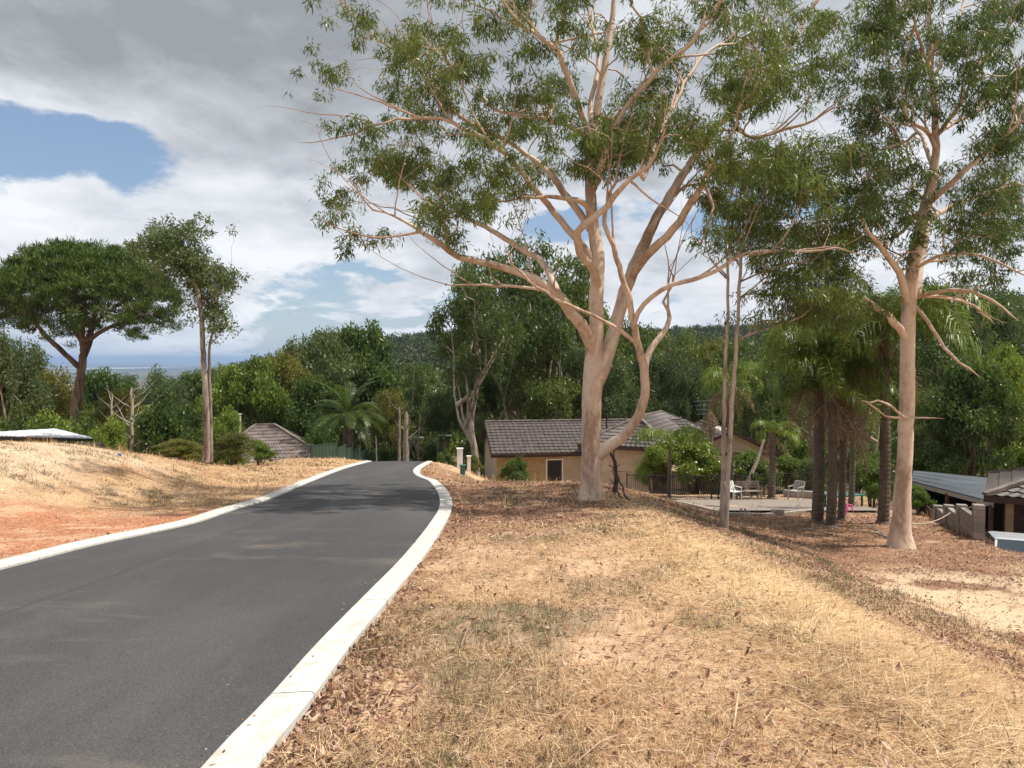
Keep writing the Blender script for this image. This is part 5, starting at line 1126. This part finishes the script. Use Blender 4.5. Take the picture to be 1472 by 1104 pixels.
def deadtree(px, ybase, ytop, Y, r_, label, nb=5, seed=1, m_=None):
    global rng
    rng = np.random.default_rng(seed); rd = random.Random(seed); c = P(px, ytop, Y); g = gz_at(c[0], c[1]); sk = Skel(); H = c[2] - g
    sk.limb([(c[0], c[1], g - 0.1), (c[0] + rd.uniform(-.1, .1), c[1], g + H * 0.5), (c[0] + rd.uniform(-.15, .15), c[1], g + H)], [r_ * 1.25, r_, r_ * 0.75], step=0.3, wig=0.02)
    for k in range(nb):
        z = g + H * rd.uniform(0.5, 0.98); a = rd.uniform(0, 6.28); L_ = rd.uniform(0.3, 0.9) * H * 0.3
        sk.limb([(c[0], c[1], z), (c[0] + math.cos(a) * L_ * 0.5, c[1] + math.sin(a) * L_ * 0.5, z + L_ * 0.35), (c[0] + math.cos(a) * L_, c[1] + math.sin(a) * L_, z + L_ * 0.9)], [r_ * 0.35, r_ * 0.22, r_ * 0.08], wig=0.03)
    sk.finish(); me = sk.mesh('dead_tree'); co = np.empty(len(me.vertices) * 3, np.float32); me.vertices.foreach_get('co', co); L0 = np.array([c[0], c[1], g]); me.vertices.foreach_set('co', (co.reshape(-1, 3) - L0).astype(np.float32).ravel()); me.update()
    link('dead_tree', me, m_ or M_WOOD, loc=tuple(L0), label=label, cat='dead tree')
deadtree(584, 668, 592, 48, 0.17, 'thick pale grey broken stump standing at the road crest', 4, 3)
deadtree(573, 668, 585, 52, 0.10, 'thin leaning dead trunk just left of the thick pale stump', 4, 5)
deadtree(602, 668, 596, 60, 0.06, 'thin bare stick right of the thick pale stump', 5, 8)
deadtree(541, 668, 626, 50, 0.045, 'dark thin post-like stem at the lower end of the green fence', 0, 9)
deadtree(188, 640, 556, 44, 0.10, 'bare pale branching dead tree right of the pine', 16, 12, B_PALE)
deadtree(160, 640, 565, 46, 0.07, 'smaller bare dead tree close to the pine trunk', 12, 14, B_PALE)
deadtree(882, 735, 640, 19.5, 0.05, 'thin dark dead stem standing right behind the big gum', 3, 15, M_BROWN)
def box_thing(name, px, ytop, Y, w_, m_, label, cat_, cap=True):
    c = P(px, ytop, Y); g = gz_at(c[0], c[1]); r_ = empty(name, (c[0], c[1], g), 0.1, label=label, cat=cat_); H = c[2] - g
    MB().box((-w_ / 2, -w_ / 2, -0.2), (w_ / 2, w_ / 2, H - 0.05)).build('shaft', m_, r_, bevel=0.01)
    if cap: MB().box((-w_ / 2 - 0.04, -w_ / 2 - 0.04, H - 0.05), (w_ / 2 + 0.04, w_ / 2 + 0.04, H)).build('cap', m_, r_, bevel=0.01)
box_thing('gate_pillar', 661, 644, 42, 0.30, M_WHITE, 'pale gate pillar left of the brick house gable', 'pillar')
box_thing('gate_pillar', 674, 655, 41, 0.18, M_WHITE, 'lower pale post right of the tall gate pillar', 'pillar')
box_thing('utility_box', 665, 668, 37, 0.24, M_TEAL, 'small green utility box in the dry grass below the gate pillar', 'utility box')
pp = P(634, 600, 70); g = gz_at(pp[0], pp[1]); po = empty('power_pole', (pp[0], pp[1], g), 0, label='thin power pole with wires running right behind the house roof', cat='power pole'); H_ = pp[2] - g
MB().tube([(0, 0, 0), (0, 0, H_)], [0.13, 0.09], 8).build('pole', M_WOOD, po); MB().box((-0.9, -0.05, H_ - 0.3), (0.9, 0.05, H_ - 0.18)).build('crossarm', M_WOOD, po)
for k, dx in enumerate((-0.8, 0.8)):
    t = np.linspace(0, 1, 20)[:, None]; q = np.array([dx, 0, H_ - 0.15]); e_ = np.array([34.0, 8 + k * 2.0, H_ + 0.6]); MB().tube(q + (e_ - q) * t - np.array([0, 0, 0.9]) * (4 * t * (1 - t)), 0.022, 4, False).build('wire', M_STEEL, po)

# ------------------------------------------------------------------ the car below the bank
cg = gz_at(14.7, 21.8); ca = empty('parked_car', (14.33, 21.6, cg + 0.06), math.radians(-22), label='silver hatchback with only roof, windscreen and side glass showing over the bank', cat='car')
prof = [(-2.05, 0.35), (-2.08, 0.55), (-1.95, 0.70), (-0.85, 0.90), (1.75, 0.93), (2.02, 0.85), (2.05, 0.4), (1.9, 0.22), (-1.9, 0.22)]
V = [(sx * 0.82, y, z) for sx in (-1, 1) for y, z in prof]; n = len(prof)
MB().add(V, [list(range(n)), list(range(2 * n - 1, n - 1, -1))] + [[i_, i_ + n, (i_ + 1) % n + n, (i_ + 1) % n] for i_ in range(n)]).build('body', M_CARP, ca, bevel=0.05)
bo = [(-0.76, -0.88, 0.9), (0.76, -0.88, 0.9), (0.76, 1.85, 0.92), (-0.76, 1.85, 0.92)]; tp_ = [(-0.60, -0.12, 1.36), (0.60, -0.12, 1.36), (0.60, 0.75, 1.37), (-0.60, 0.75, 1.37)]
MB().add(bo + tp_, [(0, 1, 5, 4), (1, 2, 6, 5), (2, 3, 7, 6), (3, 0, 4, 7)]).build('cabin', M_CARP, ca)
MB().add([(-0.62, -0.16, 1.355), (0.62, -0.16, 1.355), (0.62, 0.79, 1.365), (-0.62, 0.79, 1.365), (-0.56, -0.08, 1.39), (0.56, -0.08, 1.39), (0.56, 0.72, 1.395), (-0.56, 0.72, 1.395)], [(0, 1, 5, 4), (1, 2, 6, 5), (2, 3, 7, 6), (3, 0, 4, 7), (4, 5, 6, 7)]).build('roof', M_CARP, ca, bevel=0.02)
def pane(a, b_, c, d, nm, off, ins=0.08):
    q = np.array([a, b_, c, d], float); m_ = q.mean(0); q = m_ + (q - m_) * (1 - ins * 1.6) + np.array(off); MB().add(q, [(0, 1, 2, 3)]).build(nm, M_GLASS, ca)
pane(bo[0], bo[1], tp_[1], tp_[0], 'windscreen', (0, -0.012, 0.010), 0.06); pane(bo[2], bo[3], tp_[3], tp_[2], 'rear_window', (0, 0.012, 0.01), 0.08)
for s_, (i_, j) in ((-1, (0, 3)), (1, (1, 2))):
    a_, b_ = np.array(bo[i_]), np.array(bo[j]); c_, d_2 = np.array(tp_[j]), np.array(tp_[i_]); mid0 = a_ * 0.52 + b_ * 0.48; mid1 = d_2 * 0.5 + c_ * 0.5
    pane(a_, mid0, mid1, d_2, 'side_window', (s_ * 0.012, 0, 0.006), 0.09); pane(mid0, b_, c_, mid1, 'side_window', (s_ * 0.012, 0, 0.006), 0.09)
    MB().box((s_ * 0.80 - 0.0, -0.80, 0.93), (s_ * 0.97, -0.70, 1.07)).build('mirror', M_BLACK, ca, bevel=0.02)
    MB().box((s_ * 0.48, -2.075, 0.52), (s_ * 0.76, -2.03, 0.66)).build('headlight', M_GLASS, ca)
    for yy in (-1.3, 1.3):
        wh = MB().tube([(s_ * 0.68, yy, 0.3), (s_ * 0.84, yy, 0.3)], 0.3, 20).build('wheel', M_RUB, ca); MB().tube([(s_ * 0.835, yy, 0.3), (s_ * 0.848, yy, 0.3)], 0.19, 14).build('rim', M_STEEL, wh)

# rope from the gum to the wall, sticks and fallen branches
r0, r1, r2 = P(1308, 752, 19.0), P(1366, 737, 22.5), P(1411, 719, 21.0); t = np.linspace(0, 1, 10)[:, None]
pts = np.vstack([r0 + (r1 - r0) * t - np.array([0, 0, 0.12]) * 4 * t * (1 - t), r1 + (r2 - r1) * t[1:] - np.array([0, 0, 0.08]) * 4 * t[1:] * (1 - t[1:])])
MB().tube(pts - r0, 0.012, 5).build('rope', M_LINE, loc=tuple(r0), label='pale rope sagging from the right-hand gum trunk to the block wall', cat='rope')
def stick(p0, p1, r_, label, seed, m_=None):
    rd = np.random.default_rng(seed); p0 = np.array(p0); p1 = np.array(p1); t = np.linspace(0, 1, 9)[:, None]; L_ = np.linalg.norm(p1 - p0); j = rd.normal(0, 0.02 * L_, (9, 3)); j[:, 2] = abs(j[:, 2]) * 0.5
    b = MB().tube((p1 - p0) * t + j, np.linspace(r_, r_ * 0.4, 9), 6); k = (p1 - p0) * 0.55 + j[4]; b.tube([k, k + rd.normal(0, 0.12 * L_, 3) + (p1 - p0) * 0.2, k + rd.normal(0, 0.12 * L_, 3) + (p1 - p0) * 0.35], [r_ * 0.5, r_ * 0.3, r_ * 0.15], 5)
    b.build('fallen_branch', m_ or M_WOOD, loc=tuple(p0), label=label, cat='branch', group='fallen branches')
def gp(px, Y, h=0.03): x, y = PX(px, Y), Y; return (x, y, gz_at(x, y) + h)
stick(gp(905, 17.6), P(880, 668, 19.2), 0.03, 'dark stick leaning against the stem behind the big gum', 1, M_BROWN)
stick(gp(896, 17.9), P(878, 690, 18.8), 0.025, 'shorter dark stick leaning right behind the big gum', 2, M_BROWN)
stick(gp(1278, 20.6), gp(1238, 22.4, 0.25), 0.03, 'grey fallen branch with a raised tip left of the right-hand gum', 3)
stick(gp(1272, 21.2, 0.06), gp(1212, 22.0), 0.025, 'long grey fallen branch lying below the palm cluster', 4)
stick(gp(1150, 22.0), gp(1215, 23.0, 0.05), 0.03, 'curved fallen branch in front of the palm cluster', 5)
stick(gp(1200, 20.8), gp(1168, 21.4, 0.1), 0.02, 'thin twig lying below the frontmost palm', 6)
stick(gp(1345, 27.0, 0.4), gp(1375, 25.8, 1.3), 0.03, 'bare branch sticking up in front of the carport', 7)
x_, y_ = -13.0, 21.0; MB().tube([(0, 0, 0), (0, 0, 0.06), (0, 0, 0.08)], [0.05, 0.055, 0.03], 10).build('plastic_tub', M_BLUE, loc=(PX(170, 22), 22, gz_at(PX(170, 22), 22)), label='small blue plastic tub on top of the sandy bank', cat='tub')

# ------------------------------------------------------------------ dry grass, litter, weeds (stuff)
L_STRAW = leafmat('straw', [(0, (0.11, 0.06, 0.035)), (0.25, (0.36, 0.205, 0.10)), (0.6, (0.62, 0.405, 0.225)), (1, (0.85, 0.67, 0.41))], trans=(0.5, 0.35, 0.15), tfac=0.15, rough=0.6)
L_WEED = leafmat('grey_green_weeds', [(0, (0.07, 0.06, 0.035)), (0.5, (0.15, 0.14, 0.075)), (1, (0.26, 0.26, 0.13))], trans=(0.2, 0.2, 0.1), tfac=0.15, rough=0.7)
L_LITTER = leafmat('fallen_leaves', [(0, (0.06, 0.03, 0.02)), (0.4, (0.17, 0.08, 0.05)), (0.75, (0.34, 0.19, 0.125)), (1, (0.60, 0.44, 0.33))], trans=(0.3, 0.12, 0.05), tfac=0.1, rough=0.6)
rng = np.random.default_rng(99)
def spread(n, d0, d1, u0=-40, u1=1540, p=1.0):
    d = d0 * np.exp(rng.uniform(0, 1, n) ** p * math.log(d1 / d0)); u = rng.uniform(u0, u1, n); return (u - 736) / FPX * d, d
def off_pave(x, y, m=0.0):
    return ((x < np.interp(y, YS, xLO) - m) | (x > np.interp(y, YS, xRO) + m))
def blades(x, y, L, Wd, az, tilt, z0, rn):
    n = len(x); z = hz_(x, y) + z0; d = np.stack([np.cos(az) * np.cos(tilt), np.sin(az) * np.cos(tilt), np.sin(tilt)], -1); s_ = np.stack([-np.sin(az), np.cos(az), rng.uniform(-0.5, 0.5, n)], -1)
    p = np.stack([x, y, z], -1); bow = rng.normal(0, 0.045, (n, 1)) * L[:, None] * s_; m = p + d * L[:, None] * 0.5 + bow; m[:, 2] += 0.04 * L
    t = p + d * L[:, None]; t[:, 2] = np.maximum(t[:, 2], hz_(t[:, 0], t[:, 1]) + 0.003); w_ = Wd[:, None] * s_ * 0.5
    V = np.stack([p - w_, p + w_, m + w_ * 0.9, m - w_ * 0.9, t + w_ * 0.3, t - w_ * 0.3], 1).reshape(-1, 3); i_ = np.arange(n)[:, None] * 6
    F = np.stack([i_ + [0, 1, 2, 3], i_ + [3, 2, 4, 5]], 1).reshape(-1, 4); return V, F, np.repeat(rn, 2)
x, y = spread(620000, 1.7, 42)
ok = off_pave(x, y, -0.05 * rng.uniform(0, 1, len(x)) ** 2 + 0.03); n1 = fbm(x * 1.1, y * 1.1, 71); n2 = fbm(x * 4, y * 4, 73)
gold = np.exp(-((x - 2.5) / 1.0) ** 2) * (y < 20); litz = S((y - 11.5 + 0.25 * np.clip(3 - x, -6, 3)) / 4.0) * (x > -3); sandz = S((x - 6.0) / 1.2) * S((16.5 - y) / 2)
leftz = x < np.interp(y, YS, xLO); sandl = S((-8.6 - x) / 2.0) * leftz * (y < 24)
pr = 0.16 + 1.1 * S((n1 - 0.44) / 0.2) * (0.25 + n2) + 0.8 * gold - 0.55 * litz - 0.75 * sandz - 0.15 * sandl; pr = np.where(leftz & (y < 15.5) & (x > -13), 0.05, pr); pr = np.where(leftz & (sandl > 0.5), 0.16, pr); pr = np.where(x > 5.5, pr * 0.5, pr)
ok &= (rng.uniform(0, 1, len(x)) < pr) & (y < 42); x, y = x[ok], y[ok]; n1, gold = n1[ok], gold[ok]; n = len(x)
L = np.maximum(rng.gamma(2.0, 0.030, n), 0.005 * y) * (1 + 0.6 * gold); Wd = np.maximum(rng.uniform(0.0018, 0.0036, n), 0.00050 * y)
az = np.where((rng.uniform(0, 1, n) < 0.5) & (gold > 0.3), rng.normal(-0.5, 0.45, n), rng.uniform(0, 6.283, n)); tilt = np.abs(rng.normal(0, 0.16, n)) + (rng.uniform(0, 1, n) < 0.10) * rng.uniform(0.3, 0.9, n)
rn = np.clip(0.44 + 0.32 * gold + 0.5 * (n1 - 0.5) + rng.normal(0, 0.28, n), 0, 1)
V, F, r = blades(x, y, L, Wd, az, tilt, rng.uniform(0.0, 0.022, n), rn)
link('dry_grass', np_mesh('dry_grass', V, F, False, {'rnd': ('FACE', 'FLOAT', r)}), L_STRAW, kind='stuff', label='straw-coloured dry cut grass lying over both verges')
# upright weeds in tufts
x, y = spread(15000, 1.8, 38); n1 = fbm(x * 0.9, y * 0.9 + 7, 81); gold = np.exp(-((x - 2.5) / 1.0) ** 2)
ok = off_pave(x, y, 0.08) & (rng.uniform(0, 1, len(x)) < S((n1 - 0.50) / 0.08) * 0.97 + 0.03) & (rng.uniform(0, 1, len(x)) > gold * 0.8); ok &= ~((x < -6) & (y < 15.5)); ok &= (x < 6.5) | (y > 30)
x, y = x[ok], y[ok]; k = 22; n = len(x) * k; xx = np.repeat(x, k) + rng.normal(0, 1, n) * np.repeat(0.03 + 0.004 * y, k); yy = np.repeat(y, k) + rng.normal(0, 1, n) * np.repeat(0.03 + 0.004 * y, k)
L = rng.gamma(3, 0.018, n) + 0.0006 * yy; Wd = np.maximum(0.002, 0.00045 * yy); rn = np.clip(np.repeat(rng.uniform(0.1, 0.8, len(x)), k) + rng.normal(0, 0.2, n), 0, 1)
V, F, r = blades(xx, yy, L, Wd, rng.uniform(0, 6.283, n), rng.uniform(0.35, 1.3, n), np.zeros(n), rn)
link('weed_tufts', np_mesh('weed_tufts', V, F, False, {'rnd': ('FACE', 'FLOAT', r)}), L_WEED, kind='stuff', label='low grey-green weeds scattered through the dry grass')
# taller dry stalks and sprigs
x, y = spread(2600, 3.5, 40); ok = off_pave(x, y, 0.15) & ~((x < -6) & (y < 15)) & ((y > 19) | (rng.uniform(0, 1, len(x)) < 0.22)); x, y = x[ok], y[ok]; k = 7; n = len(x) * k
xx = np.repeat(x, k) + rng.normal(0, 0.05, n); yy = np.repeat(y, k) + rng.normal(0, 0.05, n); hh = np.repeat(rng.uniform(0.08, 0.32, len(x)), k)
V, F, r = blades(xx, yy, hh * rng.uniform(0.5, 1.2, n), np.maximum(0.0025, 0.00045 * yy), rng.uniform(0, 6.283, n), rng.uniform(0.9, 1.5, n), np.zeros(n), rng.uniform(0.2, 0.75, n))
link('dry_stalks', np_mesh('dry_stalks', V, F, False, {'rnd': ('FACE', 'FLOAT', r)}), L_STRAW, kind='stuff', label='thin upright dry stalks along the verges')
# fallen leaves
x, y = spread(210000, 1.8, 34); n2 = fbm(x * 1.6, y * 1.6, 91); ro = np.interp(y, YS, xRO)
litz = S((y - 10.5 + 0.25 * np.clip(3 - x, -6, 3)) / 4.0) * (x > -3.2) * (y < 26); litz = np.maximum(litz, (y < 32) * S((x - 3.2) / 2.2) * S((n2 - 0.25) / 0.15)); nr_ = np.exp(-((x - ro) / 0.35) ** 2) * (x > ro) * 0.8
sandz = S((x - 5.3) / 1.2) * S((15.5 - y) / 2.5) * S((0.56 - fbm(x * 0.7, y * 0.7, 21)) / 0.06)
pr = 0.065 + litz * (0.25 + S((n2 - 0.35) / 0.25)) * 0.9 * (1 - 0.85 * sandz) + nr_ * S((n2 - 0.35) / 0.2); ok = off_pave(x, y, 0.0) & (rng.uniform(0, 1, len(x)) < pr) & ~((x < -6) & (rng.uniform(0, 1, len(x)) < 0.7)); x, y = x[ok], y[ok]; n = len(x)
sz = np.maximum(rng.uniform(0.03, 0.09, n), 0.0042 * y); az = rng.uniform(0, 6.283, n); tl = rng.normal(0, 0.35, n); z = hz_(x, y) + 0.006 + abs(np.sin(tl)) * sz * 0.3 + rng.uniform(0, 0.015, n)
p = np.stack([x, y, z], -1); d = np.stack([np.cos(az) * np.cos(tl), np.sin(az) * np.cos(tl), np.sin(tl)], -1) * sz[:, None] * 0.5; s_ = np.stack([-np.sin(az), np.cos(az), rng.normal(0, 0.4, n)], -1) * sz[:, None] * 0.16
V = np.stack([p - d, p - d * 0.1 + s_, p + d + np.array([0, 0, 0.004]), p - d * 0.1 - s_], 1).reshape(-1, 3)
link('leaf_litter', np_mesh('leaf_litter', V, np.arange(4 * n).reshape(-1, 4), False, {'rnd': ('FACE', 'FLOAT', rng.uniform(0, 1, n))}), L_LITTER, kind='stuff', label='red-brown fallen gum leaves thick under the trees')
# bark strips and long straws lying about, bits blown onto the road
x, y = spread(650, 2.2, 26); ok = (off_pave(x, y, 0.02) & ((x > -3) | (rng.uniform(0, 1, len(x)) < 0.3))); x, y = x[ok], y[ok]; n = len(x)
V, F, r = blades(x, y, rng.uniform(0.12, 0.5, n), np.maximum(rng.uniform(0.003, 0.009, n), 0.0008 * y), rng.uniform(0, 6.283, n), rng.uniform(0, 0.12, n), rng.uniform(0.015, 0.035, n), rng.uniform(0.2, 1.0, n))
link('bark_litter', np_mesh('bark_litter', V, F, False, {'rnd': ('FACE', 'FLOAT', r)}), L_LITTER, kind='stuff', label='curled strips of shed bark lying on the verge')
x, y = spread(5200, 2.0, 30); a_ = np.interp(y, YS, xLI); b_ = np.interp(y, YS, xRO); e_ = np.minimum(abs(x - a_), abs(x - b_ + 0.27)); ok = (x > a_ - 0.25) & (x < b_) & (rng.uniform(0, 1, len(x)) < 0.012 + 0.7 * np.exp(-e_ / 0.10)); x, y = x[ok], y[ok]; n = len(x)
zz_ = plane_z(x, y) + np.where(x > b_[ok] - 0.27, 0.055, 0.012 + 0.03) ; sz = rng.uniform(0.004, 0.016, n) * (1 + y / 16); az = rng.uniform(0, 6.283, n)
p = np.stack([x, y, zz_], -1); d = np.stack([np.cos(az), np.sin(az), 0.1 + 0 * az], -1) * sz[:, None]; s_ = np.stack([-np.sin(az), np.cos(az), 0 * az], -1) * sz[:, None] * 0.35
V = np.stack([p - d, p + s_, p + d, p - s_], 1).reshape(-1, 3)
link('road_grit', np_mesh('road_grit', V, np.arange(4 * n).reshape(-1, 4), False, {'rnd': ('FACE', 'FLOAT', rng.uniform(0, 1, n))}), L_LITTER, kind='stuff', label='leaf scraps and grit blown onto the asphalt and kerb')
# gravel on the red patch and grit on the verges
x, y = spread(60000, 2.0, 22); ok = off_pave(x, y, 0.03) & ((x < -6) & (y < 16.5) & (rng.uniform(0, 1, len(x)) < 0.9) | (rng.uniform(0, 1, len(x)) < 0.05)); x, y = x[ok], y[ok]; n = len(x)
s_ = np.maximum(rng.uniform(0.006, 0.022, n), 0.0010 * y); z = hz_(x, y); O = np.array([[1, 0, 0], [0, 1, 0], [-1, 0, 0], [0, -1, 0], [0, 0, 0.8]]); jit = rng.uniform(0.6, 1.3, (n, 5, 1))
V = (np.stack([x, y, z], -1)[:, None, :] + O[None] * s_[:, None, None] * jit).reshape(-1, 3); i_ = np.arange(n)[:, None] * 5
F = np.concatenate([i_ + [0, 1, 4], i_ + [1, 2, 4], i_ + [2, 3, 4], i_ + [3, 0, 4]], 0)
L_GRAV = leafmat('red_gravel', [(0, (0.24, 0.08, 0.04)), (0.5, (0.42, 0.165, 0.08)), (1, (0.55, 0.36, 0.25))], trans=(0.3, 0.15, 0.1), tfac=0.0, rough=0.85)
link('gravel', np_mesh('gravel', V, F, False, {'rnd': ('FACE', 'FLOAT', np.tile(rng.uniform(0, 1, n), 4))}), L_GRAV, kind='stuff', label='red gravel on the patch beside the left kerb')

# ------------------------------------------------------------------ air
hm = bpy.data.materials.new('haze'); hm.use_nodes = True; H_ = NT(hm.node_tree); H_.n.clear()
vo = H_.new('ShaderNodeVolumePrincipled'); vo.inputs['Color'].default_value = (0.42, 0.58, 0.85, 1); vo.inputs['Density'].default_value = 1.0e-4; vo.inputs['Anisotropy'].default_value = 0.0
ho = H_.new('ShaderNodeOutputMaterial'); H_.l.new(vo.outputs[0], ho.inputs['Volume'])
MB().box((-27500, -1500, -104), (27500, 27500, 70)).build('haze', hm, kind='stuff')
